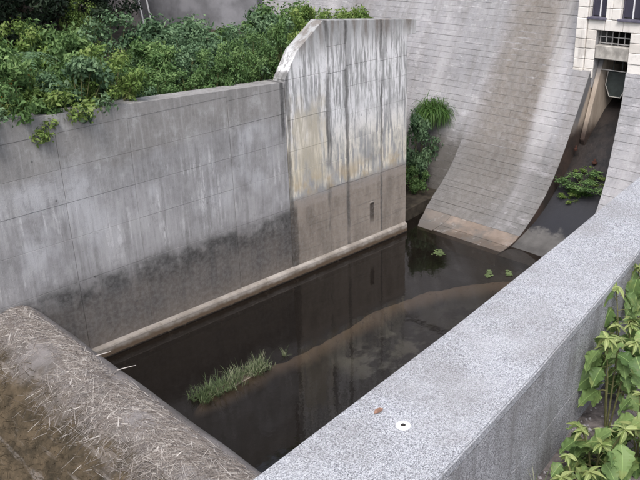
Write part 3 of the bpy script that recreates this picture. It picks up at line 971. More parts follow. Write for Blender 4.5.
# bell-shaped steel gate hanging in the outlet, handrail bar, rusty brackets
def lathe_mesh(profile, n=16):
    V, F = [], []
    for (r, z) in profile:
        for k in range(n):
            a = 2 * math.pi * k / n; V.append((r * math.cos(a), r * math.sin(a), z))
    for i in range(len(profile) - 1):
        for k in range(n):
            F.append((i * n + k, i * n + (k + 1) % n, (i + 1) * n + (k + 1) % n, (i + 1) * n + k))
    F.append(tuple(range(n))[::-1]); F.append(tuple((len(profile) - 1) * n + k for k in range(n)))
    return mesh('lathe', V, F)
gate = empty('outlet_gate', (24.05, 12.26, 3.98))
tag(gate, 'dark green six-sided steel gate hanging in the outlet opening', 'gate')
leafp = [(-.30, .78), (-.36, .35), (-.20, .0), (.17, .0), (.33, .35), (.28, .78)]
obj('gate_leaf', prism(leafp, 'x', -.05, .05, .012), M['gate'], gate)
V, F = [], []
ring = [(-.056, y * 1.02, z) for y, z in leafp]
for i in range(1, 4): tube_into(V, F, [ring[i], ring[i + 1]] if i < 4 else [], [.016, .016], 6)
tube_into(V, F, [ring[0], ring[1]], [.016] * 2, 6)
tube_into(V, F, [ring[4], ring[5]], [.016] * 2, 6)
obj('edge_rim', mesh('rim', V, F), M['dirty_white'], gate)
for y in (-.15, .15): obj('lift_rod', tube_mesh([(0, y, .74), (0, y, 1.30)], [.018, .018], 6), M['gate'], gate)
o = obj('guide_rail', tube_mesh([(23.72, 11.68, 4.86), (23.72, 12.84, 4.86)], [.016, .016], 6), M['grille'])
tag(o, 'thin pale steel rail across the outlet opening below the beam', 'rail')
for (x, y, z, r) in ((22.75, 12.72, 2.50, .055), (22.78, 12.05, 2.18, .08)):
    o = obj('rusty_flange', lathe_mesh([(r * .5, 0), (r, .02), (r, .08), (r * .55, .10), (r * .4, .17), (r * .2, .18)], 12), M['rust'], loc=(x, y, z - .10))
    tag(o, 'rust-red iron flange %s in the outlet channel' % ('against the beige side wall' if r < .07 else 'above the green weeds'), 'pipe fitting')

# ------------------------------------------------------------------ right wall (near), curved in plan
LFT = [(-8, 2.72), (-3, 3.28), (2.93, 4.02), (5.7, 4.38), (8.5, 4.80), (11.42, 5.28), (16, 6.1), (19.0, 6.68)]
RGT = [(-8, 1.30), (-3, 1.98), (3.84, 3.02), (5.65, 3.33), (8.76, 3.93), (12, 4.62), (16, 5.45), (19.3, 6.1)]
def ly(x): return float(np.interp(x, [p[0] for p in LFT], [p[1] for p in LFT]))
def ry(x): return float(np.interp(x, [p[0] for p in RGT], [p[1] for p in RGT]))
rw = empty('near_wall', (6, 4, 0))
tag(rw, 'thick near wall with bright speckled aggregate top beside the leafy plants', 'wall')
def strip_prism(xs, yl, yr, z0, z1, bev=0.0, jit=0.0):
    V, F = [], []
    for x in xs:
        a, b = yl(x), yr(x)
        V += [(x, a, z0), (x, b, z0), (x, b, z1), (x, a, z1)]
    n = len(xs)
    for i in range(n - 1):
        for k in range(4):
            p = i * 4 + k; q = i * 4 + (k + 1) % 4
            F.append((p, q, q + 4, p + 4))
    F.append((3, 2, 1, 0)); F.append(((n - 1) * 4, (n - 1) * 4 + 1, (n - 1) * 4 + 2, (n - 1) * 4 + 3))
    me = fix_normals(mesh('strip', V, F))
    if bev:
        bm = bmesh.new(); bm.from_mesh(me)
        es = [e for e in bm.edges if len(e.link_faces) == 2 and e.calc_face_angle(0) > .8]
        bmesh.ops.bevel(bm, geom=es, offset=bev, segments=2, affect='EDGES')
        bm.to_mesh(me); bm.free()
    return me
xs = [-8, -5, -3, 0, 1.5, 2.93, 4.3, 5.7, 7.1, 8.5, 10, 11.42, 13.5, 16, 19]
child('core', strip_prism(xs, lambda x: ly(x) - .02, lambda x: ry(x) + .06, -1.2, 5.9), M['agg_side'], rw)
child('top_slab', strip_prism(xs, ly, lambda x: ry(x) - .004, 5.90, 6.0, .014), M['agg_top'], rw)
def side_panel(x0, x1, z0, z1):
    n = 3
    xx = [x0 + .005 + (x1 - x0 - .01) * i / n for i in range(n + 1)]
    child('side_panel', strip_prism(xx, lambda x: ry(x) + .10, lambda x: ry(x) - (.003 if z0 < 5 else 0), z0 + .003, z1 - .003), M['agg_side'], rw)
px_ = [-5, -2.5, 0, 2.0, 3.85, 5.73, 7.6, 9.5, 11.4, 13.4]
for i in range(len(px_) - 1):
    side_panel(px_[i], px_[i + 1], 5.12, 5.898)
    side_panel(px_[i] - .5, px_[i + 1] - .5, 4.05, 5.12)
# survey disc and dry leaf on top
disc = empty('survey_disc', (4.17, 3.645, 6.0)); tag(disc, 'small white survey disc with dark centre hole on speckled wall top', 'marker')
obj('plate', lathe_mesh([(.062, 0), (.062, .006), (.055, .009), (.020, .009)], 20), M['pipe_white'], disc)
obj('centre_hole', lathe_mesh([(.021, .0), (.021, .0105), (.010, .0112)], 12), M['void'], disc)
V = [(0, 0, .004), (.035, .022, .016), (.08, .012, .022), (.11, -.005, .006), (.075, -.028, .014), (.03, -.026, .010), (.05, 0, .005)]
o = obj('dry_leaf', mesh('leaf', V, [(0, 1, 6), (1, 2, 6), (2, 3, 6), (3, 4, 6), (4, 5, 6), (5, 0, 6)]), simple('dry_leaf_brown', (.24, .14, .10), .8, .3, 30), loc=(4.12, 3.93, 6.0))
tag(o, 'curled brown dead leaf lying on speckled wall top', 'leaf')

# ------------------------------------------------------------------ ground beside the near wall
def verge_z(x, y):
    return 4.62 + .04 * nz(x * 1.5, y * 1.5, 2) + max(0, (ry(x) - y) - 1.2) * .10
V, F = [], []
nx_, ny_ = 60, 40
for j in range(ny_ + 1):
    for i in range(nx_ + 1):
        x = -6 + 26 * i / nx_
        y = ry(x) + .08 - 14 * (j / ny_) ** 1.6
        V.append((x, y, verge_z(x, y)))
for j in range(ny_):
    for i in range(nx_):
        a = j * (nx_ + 1) + i; F.append((a, a + nx_ + 1, a + nx_ + 2, a + 1))
vg = obj('verge_ground', fix_normals(mesh('verge', V, F)), M['litter'], smooth=True); tag(vg, kind='structure')
# pebbles
V, F = [], []
for k in range(900):
    x = random.uniform(5.0, 11.5); y = ry(x) - abs(random.gauss(0, .6)) - .02
    r = random.uniform(.008, .028); z = verge_z(x, y)
    b = len(V)
    rr = [r * random.uniform(.7, 1.2) for _ in range(6)]
    V += [(x + rr[0], y, z), (x, y + rr[1], z), (x - rr[2], y, z), (x, y - rr[3], z), (x, y, z + rr[4] * .8), (x, y, z - rr[5] * .4)]
    for q in range(4):
        F.append((b + q, b + (q + 1) % 4, b + 4)); F.append((b + (q + 1) % 4, b + q, b + 5))
o = obj('pebbles', mesh('pebbles', V, F), M['pebble']); tag(o, 'loose grey gravel along the foot of the near wall', 'gravel', kind='stuff')

# ------------------------------------------------------------------ weir
weir = empty('weir', (5.5, 11, 0))
tag(weir, 'round-crested concrete weir strewn with pale straw, brown on its slope', 'weir')
WP = [(6.30, -1.0), (6.28, .6), (6.24, 1.35), (6.18, 1.62), (6.06, 1.84), (5.90, 1.98), (5.70, 2.05), (5.45, 2.06), (5.20, 2.0), (4.95, 1.87), (4.70, 1.68), (4.40, 1.40), (4.0, .98), (3.5, .42), (2.9, -.25), (2.2, -1.0), (2.2, -1.4), (6.3, -1.4)]
WPx = np.array([p[0] for p in WP[5:16]][::-1]); WPz = np.array([p[1] for p in WP[5:16]][::-1])
def weir_z(x): return float(np.interp(x, WPx, WPz))
V, F = [], []
ys = np.linspace(3.0, 16.13, 60)
n = len(WP)
for y in ys:
    for (x, z) in WP:
        V.append((x + .02 * nz(y * 1.3, z * 2), y, z + (.02 * nz(y * .8, x * 1.5, 4) if z > -1 else 0)))
for i in range(len(ys) - 1):
    for k in range(n):
        a = i * n + k; b = i * n + (k + 1) % n
        F.append((a, b, b + n, a + n))
F.append(tuple(range(n))[::-1]); F.append(tuple((len(ys) - 1) * n + k for k in range(n)))
child('crest', fix_normals(mesh('weir', V, F)), M['weir'], weir, smooth=True)
apron = obj('downstream_bed', mesh('bed', [(-20, 1, -.9), (3.0, 1, -.9), (3.0, 16.2, -.9), (-20, 16.2, -.9)], [(0, 1, 2, 3)]), M['soil']); tag(apron, kind='structure')

def set_tint(me, vals):
    a = me.attributes.new('tint', 'FLOAT', 'FACE')
    a.data.foreach_set('value', np.asarray(vals, dtype=np.float32))

# straw littering the crest
V, F, T = [], [], []
def stalk(p, d, L, r, t, bend=0.0):
    n0 = len(F)
    d = Vector(d).normalized(); p = Vector(p)
    q = p + d * L * .5 + Vector((0, 0, bend)); e = p + d * L
    tube_into(V, F, [p, q, e], [r, r * .9, r * .5], 3, cap=False)
    T.extend([t] * (len(F) - n0))
k = 0
while k < 7800:
    y = random.uniform(7.2, 16.0)
    x = random.gauss(5.32, .40)
    if not (4.35 < x < 5.86): continue
    dens = .52 + .9 * nz(x * 1.3, y * .9, 8) + (.25 if y < 11.5 else 0) + (.25 if x > 5.5 else -.1)
    if random.random() > dens: continue
    z = weir_z(x) + .004 + random.uniform(0, .015)
    a = random.gauss(math.pi / 2 + .5, .75)
    L = min(.6, random.lognormvariate(-1.65, .6))
    dx, dy = math.cos(a), math.sin(a)
    x2 = x + dx * L
    if x2 > 5.93: continue
    dz = (weir_z(x2) - weir_z(x)) if x2 > 4 else -dx * L
    stalk((x, y, z), (dx * L, dy * L, dz + random.uniform(-.012, .008)), L, random.choice((.0025, .003, .0035, .004, .005, .008)), min(1, max(0, random.gauss(.42, .32))), random.uniform(0, .012))
    k += 1
me = mesh('straw', V, F); set_tint(me, T)
o = obj('straw_litter', me, M['straw']); tag(o, 'pale dry straw and reed stalks matted over the weir crest', 'straw', kind='stuff')
# dead grass on the slope
V, F, T = [], [], []
for k in range(5200):
    x = random.uniform(3.0, 4.95); y = random.uniform(7.5, 16.0)
    if x > 4.5 and random.random() < .6: continue
    z = weir_z(x)
    a = random.uniform(0, 6.28); L = random.uniform(.06, .26)
    stalk((x, y, z - .01), (math.cos(a), math.sin(a), random.uniform(-.3, .75)), L, random.uniform(.003, .006), random.betavariate(2, 3), .01)
me = mesh('dead', V, F); set_tint(me, T)
o = obj('dead_grass', me, M['dead_grass']); tag(o, 'brown dead grass matted on the downstream slope of the weir', 'grass', kind='stuff')
# single reeds poking over the water
for (x, y, z, dx, dy, dz, L, lab) in ((5.93, 13.05, 1.975, .9, -.15, -.03, .24, 'short pale reed poking from the weir crest over the water'),
                                     (5.98, 12.32, 1.95, .85, -.25, .0, .30, 'longer pale reed sticking out from the weir crest over the water')):
    V, F, T = [], [], []
    stalk((x - .12, y + .02, z + .012), (dx, dy, dz), L + .12, .010, .62, .004)
    me = mesh('reed', V, F); set_tint(me, T)
    tag(obj('reed_stick', me, M['straw']), lab, 'reed')

# ------------------------------------------------------------------ foliage builders
def leaf_cloud(centers, radii, n_per, size, flat=.35, out=.6, aspect=.5, up=.25, seed=0, shell=.55):
    """many small folded leaves through a set of ellipsoidal clumps; returns verts, faces, tint"""
    rg = np.random.default_rng(seed)
    C = np.repeat(np.asarray(centers, float), n_per, axis=0)
    Rr = np.repeat(np.asarray(radii, float), n_per, axis=0)
    N = len(C)
    d = rg.normal(size=(N, 3)); d /= np.linalg.norm(d, axis=1)[:, None]
    rad = (shell + (1 - shell) * rg.random(N)) * (1 + .22 * rg.normal(size=N))
    P0 = C + d * Rr * rad[:, None]
    nrm = d * out + rg.normal(size=(N, 3)) * flat + np.array([0, 0, up]); nrm /= np.linalg.norm(nrm, axis=1)[:, None]
    t = rg.normal(size=(N, 3)); t -= (t * nrm).sum(1)[:, None] * nrm; t /= np.linalg.norm(t, axis=1)[:, None]
    b = np.cross(nrm, t)
    L = size * rg.uniform(.55, 1.35, N)[:, None]
    tip = P0 + t * L - nrm * L * .15
    mid = P0 + t * L * .45
    l = mid + b * L * aspect * .5 + nrm * L * .10
    r = mid - b * L * aspect * .5 + nrm * L * .10
    V = np.stack([P0, l, tip, r], axis=1).reshape(-1, 3)
    q = np.arange(N)[:, None] * 4
    F = np.concatenate([q + np.array([[0, 1, 2]]), q + np.array([[0, 2, 3]])], axis=0)
    clump = np.repeat(rg.random(len(centers)), n_per)
    tint = np.clip(.5 * clump + .5 * rg.random(N) + .12 * d[:, 2], 0, 1)  # clump tops tinted lighter: light from above painted into the leaf colour
    return V, F, np.concatenate([tint, tint])

def np_mesh(name, V, F, tint=None):
    me = bpy.data.meshes.new(name)
    nv, nf = len(V), len(F)
    me.vertices.add(nv); me.vertices.foreach_set('co', np.asarray(V, np.float32).ravel())
    k = F.shape[1]
    me.loops.add(nf * k); me.loops.foreach_set('vertex_index', F.astype(np.int32).ravel())
    me.polygons.add(nf); me.polygons.foreach_set('loop_start', np.arange(0, nf * k, k, dtype=np.int32))
    me.update(calc_edges=True); me.validate()
    if tint is not None: set_tint(me, tint)
    return me

def shrub_meshes(seed, R=.75, H=1.2, nc=26, per=95, size=.115, aspect=.5):
    rg = random.Random(seed)
    cs, rs = [], []
    SV, SF = [], []
    for i in range(nc):
        a = rg.uniform(0, 6.28); rr = R * math.sqrt(rg.random()) * .98
        hh = H * (.22 + .85 * rg.random()) * (1 - .55 * (rr / R) ** 2)
        c = (rr * math.cos(a), rr * math.sin(a), hh)
        cs.append(c); q = rg.uniform(.13, .27) * (R / .75); rs.append((q, q, q * .8))
        tube_into(SV, SF, [(c[0] * .12, c[1] * .12, -.15), (c[0] * .55, c[1] * .55, hh * .5), c], [.016, .011, .005], 5)
    V, F, T = leaf_cloud(cs, rs, per, size, seed=seed, aspect=aspect, shell=.45)
    return np_mesh('foliage', V, F, T), mesh('stems', SV, SF)

SH = [shrub_meshes(20 + i, R=.72 + .08 * i, H=1.25 + .15 * (i % 3), nc=22 + 2 * i, per=125, size=(.105, .13, .09, .115, .15)[i], aspect=(.5, .42, .6, .5, .38)[i]) for i in range(5)]
def shrub(name, proto, loc, sc, rz, mat, label, cat, group=None):
    e = empty(name, loc, rz); e.scale = sc
    fm = proto[0]
    if not fm.materials: fm.materials.append(None)
    o = obj('foliage', fm, None, e)
    o.material_slots[0].link = 'OBJECT'; o.material_slots[0].material = mat
    obj('stems', proto[1], M['twig'], e)
    tag(e, label, cat, group)
    return e

rs = random.Random(5)
mats = ['leaf_mid', 'leaf_cool', 'leaf_mid', 'leaf_lime', 'leaf_cool']
hue = {'leaf_mid': 'mid-green', 'leaf_cool': 'bluish-green', 'leaf_lime': 'yellow-green'}
def row_label(mk, x, y):
    row = 'spilling over the long wall coping' if y < 17.25 and x < 9.5 else 'just behind the bare coping of the long wall' if y < 17.8 else 'in the second row of the thicket' if y < 19.2 else 'in the third row of the thicket' if y < 21.2 else 'at the back of the thicket below the trees'
    return '%s shrub %s' % (hue[mk], row)
spots = []
# front row close behind the coping
for i, x in enumerate(np.arange(3.4, 13.6, .78)):
    spots.append((x + rs.uniform(-.15, .15), (17.3 if x > 9.2 else 16.78) + rs.uniform(-.1, .12), .74 if x > 9.2 else .95))
for i, x in enumerate(np.arange(4.6, 16.5, .95)):
    spots.append((x + rs.uniform(-.2, .2), 18.5 + rs.uniform(-.25, .25), .95))
for i, x in enumerate(np.arange(6.2, 19.5, 1.15)):
    spots.append((x + rs.uniform(-.2, .2), 20.0 + rs.uniform(-.35, .35), 1.05))
for i, x in enumerate(np.arange(8.0, 21.0, 1.35)):
    spots.append((x + rs.uniform(-.2, .2), 22.2 + rs.uniform(-.5, .5), 1.15))
for i, (x, y, s) in enumerate(spots):
    if math.hypot(x - 7.15, y - 17.6) < .75: continue
    mk = rs.choice(mats)
    shrub('shrub', SH[rs.randrange(5)], (x, y, bank_z(x, y) + (.35 if y < 17.1 and x < 9.6 else .12 if y < 18 else 0)), (s * rs.uniform(.9, 1.2), s * rs.uniform(.9, 1.2), s * rs.uniform(.8, 1.35)), rs.uniform(0, 6.28), M[mk], row_label(mk, x, y), 'shrub', row_label(mk, x, y).replace('shrub', 'shrubs'))
# amber one at the end, yellow sprig, shrubs behind the shoulder
shrub('shrub', SH[1], (7.12, 17.55, 5.45), (.50, .50, .92), 1, M['leaf_amber'], 'amber-leaved shrub at the wooded end of the thicket', 'shrub')
shrub('shrub', SH[2], (12.6, 25.2, 5.9), (.7, .7, 1.0), 2, M['leaf_lime'], 'bright lime shrub alone before the dark trees', 'shrub')
for (x, y, s) in ((13.45, 17.1, .85), (14.3, 17.1, .95), (15.4, 17.3, .95), (16.4, 17.35, .95), (17.3, 17.3, .9)):
    shrub('shrub', SH[rs.randrange(5)], (x, y, 5.55 if x < 15 else 5.95), (s * .8, s * .6, s * (1.0 if x < 15 else .95)), rs.uniform(0, 6), M['leaf_lime' if x > 15 else 'leaf_mid'], 'shrub topping the back of the tall streaked wall', 'shrub', 'shrubs behind the tall wall')
# fill behind the tall wall so those shrubs stand on soil
bk = obj('backfill', box_mesh(13.6, 18.25, WY + HT + .02, 18.6, 4.5, 5.3, .05), M['soil']); tag(bk, kind='structure')
rwl = obj('return_wall', prism([(18.30, 16.60), (18.52, 16.60), (22.75, 21.62), (22.53, 21.62)], 'z', -1.0, 5.35, .02), M['wall']); tag(rwl, 'plain concrete return wall behind the tall wall, holding the bank', 'wall')
bk2 = obj('backfill_bank', prism([(WY + HT + .02, 5.2), (19.2, 5.2), (17.8, 6.1), (WY + HT + .02, 6.1)], 'x', 14.9, 18.2), M['soil']); tag(bk2, kind='structure')

# feathery frond plant at the end of the thicket
fr = empty('frond_plant', (7.55, 18.1, 5.75)); tag(fr, 'sumac-like plant with long feathery fronds at the thicket end', 'plant')
V, F, T = [], [], []
obj('stem', tube_mesh([(0, 0, -.2), (.02, .03, .6), (0, .05, 1.15)], [.025, .02, .012], 6), M['bark'], fr)
for k in range(9):
    a = k * .7 + .3; L = .75
    pts = [Vector((math.cos(a) * L * u, math.sin(a) * L * u, 1.1 + .28 * math.sin(u * 2.4) - .18 * u)) for u in np.linspace(0, 1, 12)]
    V, F, T = [], [], []
    for i in range(1, 12):
        d = (pts[i] - pts[i - 1]).normalized(); sd_ = d.cross(Vector((0, 0, 1))).normalized()
        for sg in (-1, 1):
            b = len(V); l = .17 * (1 - .4 * abs(i / 11 - .5))
            p = pts[i]; e = p + sd_ * sg * l + d * .06 + Vector((0, 0, -.03))
            V += [tuple(p), tuple((p + e) / 2 + d * .022), tuple(e), tuple((p + e) / 2 - d * .022)]
            F.append((b, b + 1, b + 2, b + 3)); T.append(.4 + .4 * random.random())
    n0 = len(F); tube_into(V, F, [pts[0], pts[5], pts[11]], [.008, .006, .003], 4); T += [.8] * (len(F) - n0)
    me = mesh('frond', V, F); set_tint(me, T)
    obj('frond', me, M['leaf_cool'], fr)

# ------------------------------------------------------------------ trees on the bank
def tree_meshes(seed, H=9.0, R=2.6, nc=70, per=170, size=.17, conifer=False):
    rg = random.Random(seed)
    SV, SF = [], []
    lean = rg.uniform(-.3, .3)
    trunk = [(0, 0, -.5), (lean * .2, .05, H * .3), (lean * .6, 0, H * .62), (lean, .1, H * .95)]
    tube_into(SV, SF, trunk, [.22, .17, .10, .03], 8)
    cs, rr = [], []
    for i in range(nc):
        h = H * rg.uniform(.10, 1.0)
        prof_ = (1.05 - h / H) if conifer else math.sin(math.pi * min(1, .18 + .80 * h / H)) ** .6
        a = rg.uniform(0, 6.28); r = R * prof_ * rg.uniform(.35, 1.0)
        c = (lean * h / H + r * math.cos(a), r * math.sin(a), h)
        cs.append(c); q = rg.uniform(.35, .75) * (.7 if conifer else 1)
        rr.append((q, q, q * .6))
        if i % 2 == 0:
            tube_into(SV, SF, [(lean * h / H, 0, max(.3, h - .9)), (c[0] * .5 + lean * h / H * .5, c[1] * .5, h - .35), c], [.06, .04, .012], 5)
    V, F, T = leaf_cloud(cs, rr, per, size, seed=seed, shell=.3, aspect=.5)
    return np_mesh('crown', V, F, T), mesh('trunk', SV, SF)
TR = [tree_meshes(71, 9.5, 2.7), tree_meshes(72, 8.0, 2.9), tree_meshes(73, 11, 2.4, conifer=True)]
tl = [('broadleaf_tree', 'dark broadleaf tree on the wooded bank beyond the thicket'), ('broadleaf_tree', 'dark broadleaf tree on the wooded bank beyond the thicket'), ('conifer_tree', 'dark narrow conifer on the wooded bank beyond the thicket')]
tp = [(9.0, 25.2, 0, 1.0), (11.2, 26.2, 1, 1.0), (13.2, 27.6, 2, .9), (13.5, 27.2, 0, .85), (14.4, 29.6, 1, .9), (10.2, 29.5, 2, 1.1), (12.8, 31.5, 0, 1.2), (15.8, 33.5, 1, 1.15), (16.6, 34.0, 2, .9), (6.5, 24.6, 1, 1.0), (4.0, 25.5, 2, 1.0), (7.2, 29.0, 0, 1.2), (18.5, 37.5, 0, 1.0), (1.5, 26, 0, 1.0), (14, 37, 2, 1.3), (10, 36, 1, 1.4)]
for i, (x, y, k, s) in enumerate(tp):
    e = empty(tl[k][0], (x, y, bank_z(x, y)), rs.uniform(0, 6.28)); e.scale = (s, s, s * rs.uniform(.9, 1.1))
    obj('crown', TR[k][0], M['leaf_dark'], e); obj('trunk', TR[k][1], M['bark'], e)
    tag(e, tl[k][1], 'tree', 'dark conifers on the bank' if k == 2 else 'dark broadleaf trees on the bank')

# ------------------------------------------------------------------ abutment beyond the thicket
ab = obj('abutment_wall', prism([(23.3, 29.3), (22.3, 31.0), (21.6, 33.0), (20.8, 36.4), (22.5, 37.4), (26, 31)], 'z', -1.2, 9.5, .05), M['abut'])
tag(ab, 'grey concrete abutment wall curving out from the dam end', 'wall')
V, F = [], []
bm = bmesh.new(); bmesh.ops.create_icosphere(bm, subdivisions=4, radius=1.0)
for v in bm.verts:
    p = v.co.copy(); f = 1 + .28 * nz(p.x * 1.6, p.y * 1.6, p.z * 1.6) + .12 * nz(p.x * 5, p.y * 5, p.z * 5)
    v.co = Vector((p.x * 1.3 * f, p.y * 1.1 * f, p.z * 2.6 * f))
me = bpy.data.meshes.new('rock'); bm.to_mesh(me); bm.free()
rk = obj('rock_outcrop', me, M['rock'], loc=(19.6, 35.6, 5.2)); tag(rk, 'weathered brown rock outcrop beside the grey abutment', 'rock')
for i, (dx, lab_) in enumerate(((0, 'white steel pipe slanting down by the rock outcrop'), (.45, 'second shorter white pipe between rock outcrop and abutment'))):
    o = obj('white_pipe', tube_mesh([(20.35 + dx, 34.6, 7.0 - i * .5), (20.6 + dx, 34.5, 4.2)], [.04, .04], 8), M['pipe_white']); tag(o, lab_, 'pipe')

# ------------------------------------------------------------------ plants at the foot of the dam
ledge = obj('soil_ledge', prism([(18.46, 16.62), (19.25, 16.64), (20.3, 16.80), (21.6, 16.80), (21.6, 20.5), (18.46, 20.5)], 'z', -1.0, .42, .03), M['soil'])
tag(ledge, 'low dark soil ledge in the corner between tall wall and dam', 'ledge')
for k, (x, y, z, s, mk, lb) in enumerate(((20.55, 17.5, .40, .85, 'leaf_mid', 'low shrub on the corner ledge under the hanging fern'),
                               (21.25, 18.0, .40, 1.25, 'leaf_cool', 'bluish shrub climbing the dam face under the hanging fern'),
                               (20.0, 18.0, .40, .75, 'leaf_lime', 'yellow-green weed at the end of the tall wall'))):
    shrub('shrub', SH[k], (x, y, z), (s * .7, s * .7, s * (1.0 if k != 1 else 1.35)), k * 1.3, M[mk], lb, 'shrub')

def blades(n, R, L, width, seed, droop=.8, spread=1.0, kx=1.0, upw=.7, segs=4):
    rg = random.Random(seed)
    V, F, T = [], [], []
    for i in range(n):
        a = rg.uniform(0, 6.28); rr = R * math.sqrt(rg.random())
        p = Vector((rr * math.cos(a) * kx, rr * math.sin(a), 0))
        da = rg.uniform(0, 6.28)
        d = Vector((math.cos(da) * spread * rg.random(), math.sin(da) * spread * rg.random(), upw)).normalized()
        l = L * rg.uniform(.5, 1.2); w = width * rg.uniform(.7, 1.2)
        side = d.cross(Vector((0, 0, 1)))
        side = side.normalized() if side.length > 1e-3 else Vector((1, 0, 0))
        b = len(V); q = p.copy(); dd = d.copy(); t = rg.random()
        for s in range(segs + 1):
            ww = w * (1 - (s / segs) ** 1.5) + .001
            V.append(tuple(q - side * ww)); V.append(tuple(q + side * ww))
            q = q + dd * l / segs
            dd = (dd + Vector((0, 0, -droop / segs * rg.uniform(.7, 1.3)))).normalized()
        for s in range(segs):
            c = b + 2 * s; F.append((c, c + 1, c + 3, c + 2)); T.append(t)
    me = mesh('blades', V, F); set_tint(me, T)
    return me
fern = empty('hanging_fern', (22.2, 18.15, 2.95)); tag(fern, 'bright green tussock hanging from the dam face beside the tall wall', 'plant')
obj('blades', blades(1300, .36, .95, .017, 3, droop=3.6, spread=1.2, upw=.60, segs=7), M['leaf_fern'], fern)
obj('root_crown', shrub_meshes(99, .34, .35, 10, 40, .09)[1], M['bark'], fern)

# weeds in the outlet channel
for (x, y, z, s, lb) in ((22.3, 12.0, 1.30, 1.0, 'largest patch of bright green weeds growing in the outlet channel'),):
    for (dx_, dy_, dz_, sc_) in ((-.35, .30, -.30, .5), (.30, -.35, .22, .5), (.45, .30, .42, .45)):
        shrub('weed_tuft', SH[0], (x + dx_, y + dy_, z + dz_), (sc_, sc_, sc_ * .55), dx_ * 9, M['leaf_lime'], 'small side tuft of weeds around the main patch in the outlet channel', 'weeds', 'weed tufts in the outlet channel')
    e = shrub('weed_tuft', SH[2], (x, y, z), (s * .85, s * 1.0, s * .42), .4, M['leaf_mid'], lb, 'weeds')

wb = blades(700, .50, .42, .012, 77, droop=1.6, spread=1.1, upw=.8, segs=3)
obj('blades', wb, M['leaf_fern'], e)
# grass on the mud bank
gc = empty('grass_clump', (8.95, 12.92, .03)); tag(gc, 'green grass clump on a small mud bank in the basin water', 'grass clump')
rg = random.Random(8)
V, F, T = [], [], []
allv = []
for k in range(58):
    u = rg.uniform(-1, 1); v = rg.uniform(-1, 1)
    x = u * 1.05; y = v * .17 + .10 * nz(u * 3, .5, 2)
    h = .29 * (1 - .45 * abs(u)) + .06
    me = blades(rg.randint(8, 34), rg.uniform(.06, .16), h * rg.uniform(.5, 1.45), .0065, 200 + k, droop=rg.uniform(.5, 1.6), spread=rg.uniform(.6, 1.4), upw=.9, segs=4)
    b = len(V)
    V += [(p.co.x + x, p.co.y + y, p.co.z + max(-.04, floor_z(8.95 + x, 12.92 + y) - .03)) for p in me.vertices]
    F += [tuple(i + b for i in p.vertices) for p in me.polygons]
    T += [min(1, d.value * (.55 if u < -.2 else 1.0)) for d in me.attributes['tint'].data]
    bpy.data.meshes.remove(me)
me = mesh('grass', V, F); set_tint(me, T)
obj('blades', me, M['leaf_grass'], gc)
sp = empty('grass_sprig', (10.55, 13.0, -.02)); tag(sp, 'tiny pale grass sprig standing alone in the basin water', 'grass clump')
obj('blades', blades(24, .06, .24, .007, 5, droop=.6), M['leaf_grass'], sp)

# ------------------------------------------------------------------ broad-leaved plants by the near wall
def leaf_mesh(L, W, lobes=False, droop=.3, fold=.22):
    V, F = [], []
    n = 11
    for i in range(n + 1):
        u = i / n
        w = W * .5 * (math.sin(math.pi * min(1, u ** .75)) ** .85) * (1 + (.16 if lobes and i in (3, 4, 5) else 0)) * (1 + (.07 if i % 2 else -.05) * (1 if lobes else .3))
        if i == n: w = .001
        zc = -droop * L * u * u
        rp = .012 * math.sin(i * 1.9 + L * 40) if lobes else 0
        V += [(u * L, -w, zc + fold * w + rp), (u * L, -w * .5, zc + fold * w * .35), (u * L, 0, zc), (u * L, w * .5, zc + fold * w * .35), (u * L, w, zc + fold * w - rp)]
    for i in range(n):
        for k in range(4):
            a = i * 5 + k; F.append((a, a + 5, a + 6, a + 1))
    return mesh('leaf', V, F)
BIG = [leaf_mesh(.25, .165, True, .35), leaf_mesh(.20, .13, True, .25), leaf_mesh(.29, .18, True, .45)]
TIP = [leaf_mesh(.15, .056, False, .45, .4), leaf_mesh(.11, .045, False, .25, .4)]
for me_ in BIG: me_.materials.append(M['big_leaf'])
for me_ in TIP: me_.materials.append(M['tip_leaf'])
PET = tube_mesh([(0, 0, 0), (.05, 0, .02), (.11, 0, .03)], [.004, .0035, .003], 5); PET.materials.append(M['twig'])
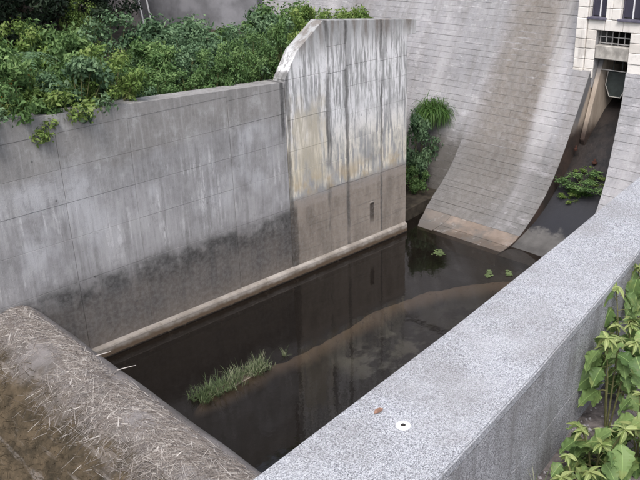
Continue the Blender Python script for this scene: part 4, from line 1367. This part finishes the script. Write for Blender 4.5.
def broad_plant(loc, H, nshoots, spread, seed, label):
    rg = random.Random(seed)
    e = empty('broad_leaved_plant', loc); tag(e, label, 'plant')
    for s in range(nshoots):
        a = rg.uniform(0, 6.28) if nshoots > 1 else 0
        rr = spread * math.sqrt((s + .5) / nshoots)
        a = s * 2.4 + rg.uniform(-.4, .4)
        top = Vector((rr * math.cos(a), rr * math.sin(a), H * rg.uniform(.72, 1.08)))
        obj('stem', tube_mesh([(top.x * .1, top.y * .1, -.08), (top.x * .5, top.y * .5, top.z * .55), tuple(top)], [.011, .009, .006], 6), M['twig'], e)
        # rosette of young leaves
        for k in range(11):
            q = obj('young_leaf', TIP[k % 2], None, e)
            q.location = top + Vector((0, 0, .01 * k / 9))
            q.rotation_euler = (rg.uniform(-.5, .5), rg.uniform(-.55, .75), k * 2.4 + rg.uniform(-.5, .5))
            sc = rg.uniform(.45, 1.1); q.scale = (sc, sc, sc)
        # broad leaves beneath
        for k in range(rg.randint(7, 9)):
            az = k * 2.1 + rg.uniform(-.5, .5) + s
            z = top.z - .05 - .09 * k * rg.uniform(.6, 1)
            f = max(0.1, z / top.z)
            base = Vector((top.x * f, top.y * f, z))
            q = obj('leaf', BIG[rg.randrange(3)], None, e)
            q.location = base + Vector((math.cos(az) * .10, math.sin(az) * .10, .03))
            q.rotation_euler = (rg.uniform(-.5, .5), rg.uniform(.1, 1.0), az)
            sc = rg.uniform(.8, 1.15); q.scale = (sc, sc, sc)
            p = obj('petiole', PET, None, e); p.location = base; p.rotation_euler = (0, 0, az)
    return e
def V0(x, y): return (x, y, verge_z(x, y))
broad_plant(V0(7.12, 3.30), 1.06, 4, .22, 1, 'tall broad-leaved plant with pale young tips leaning on the near wall')
broad_plant(V0(7.75, 3.48), 1.34, 5, .30, 2, 'tallest broad-leaved plant, farthest along the outside of the near wall')
broad_plant(V0(8.6, 3.66), 1.40, 4, .25, 9, 'broad-leaved plant half hidden behind the tallest one at the near wall')
broad_plant(V0(6.30, 2.98), .60, 6, .34, 3, 'low spreading broad-leaved plant on gravel beside the near wall')
broad_plant(V0(5.70, 2.82), .50, 4, .28, 4, 'low broad-leaved plant with whitish tips by the grass blades')
broad_plant(V0(6.75, 2.75), .70, 4, .26, 6, 'mid-height broad-leaved plant standing away from the near wall')
gt = empty('grass_tuft', V0(5.50, 3.14)); tag(gt, 'thin green grass tuft at the foot of the near wall', 'grass clump')
obj('blades', blades(22, .05, .42, .006, 12, droop=.5, spread=.6), M['leaf_grass'], gt)
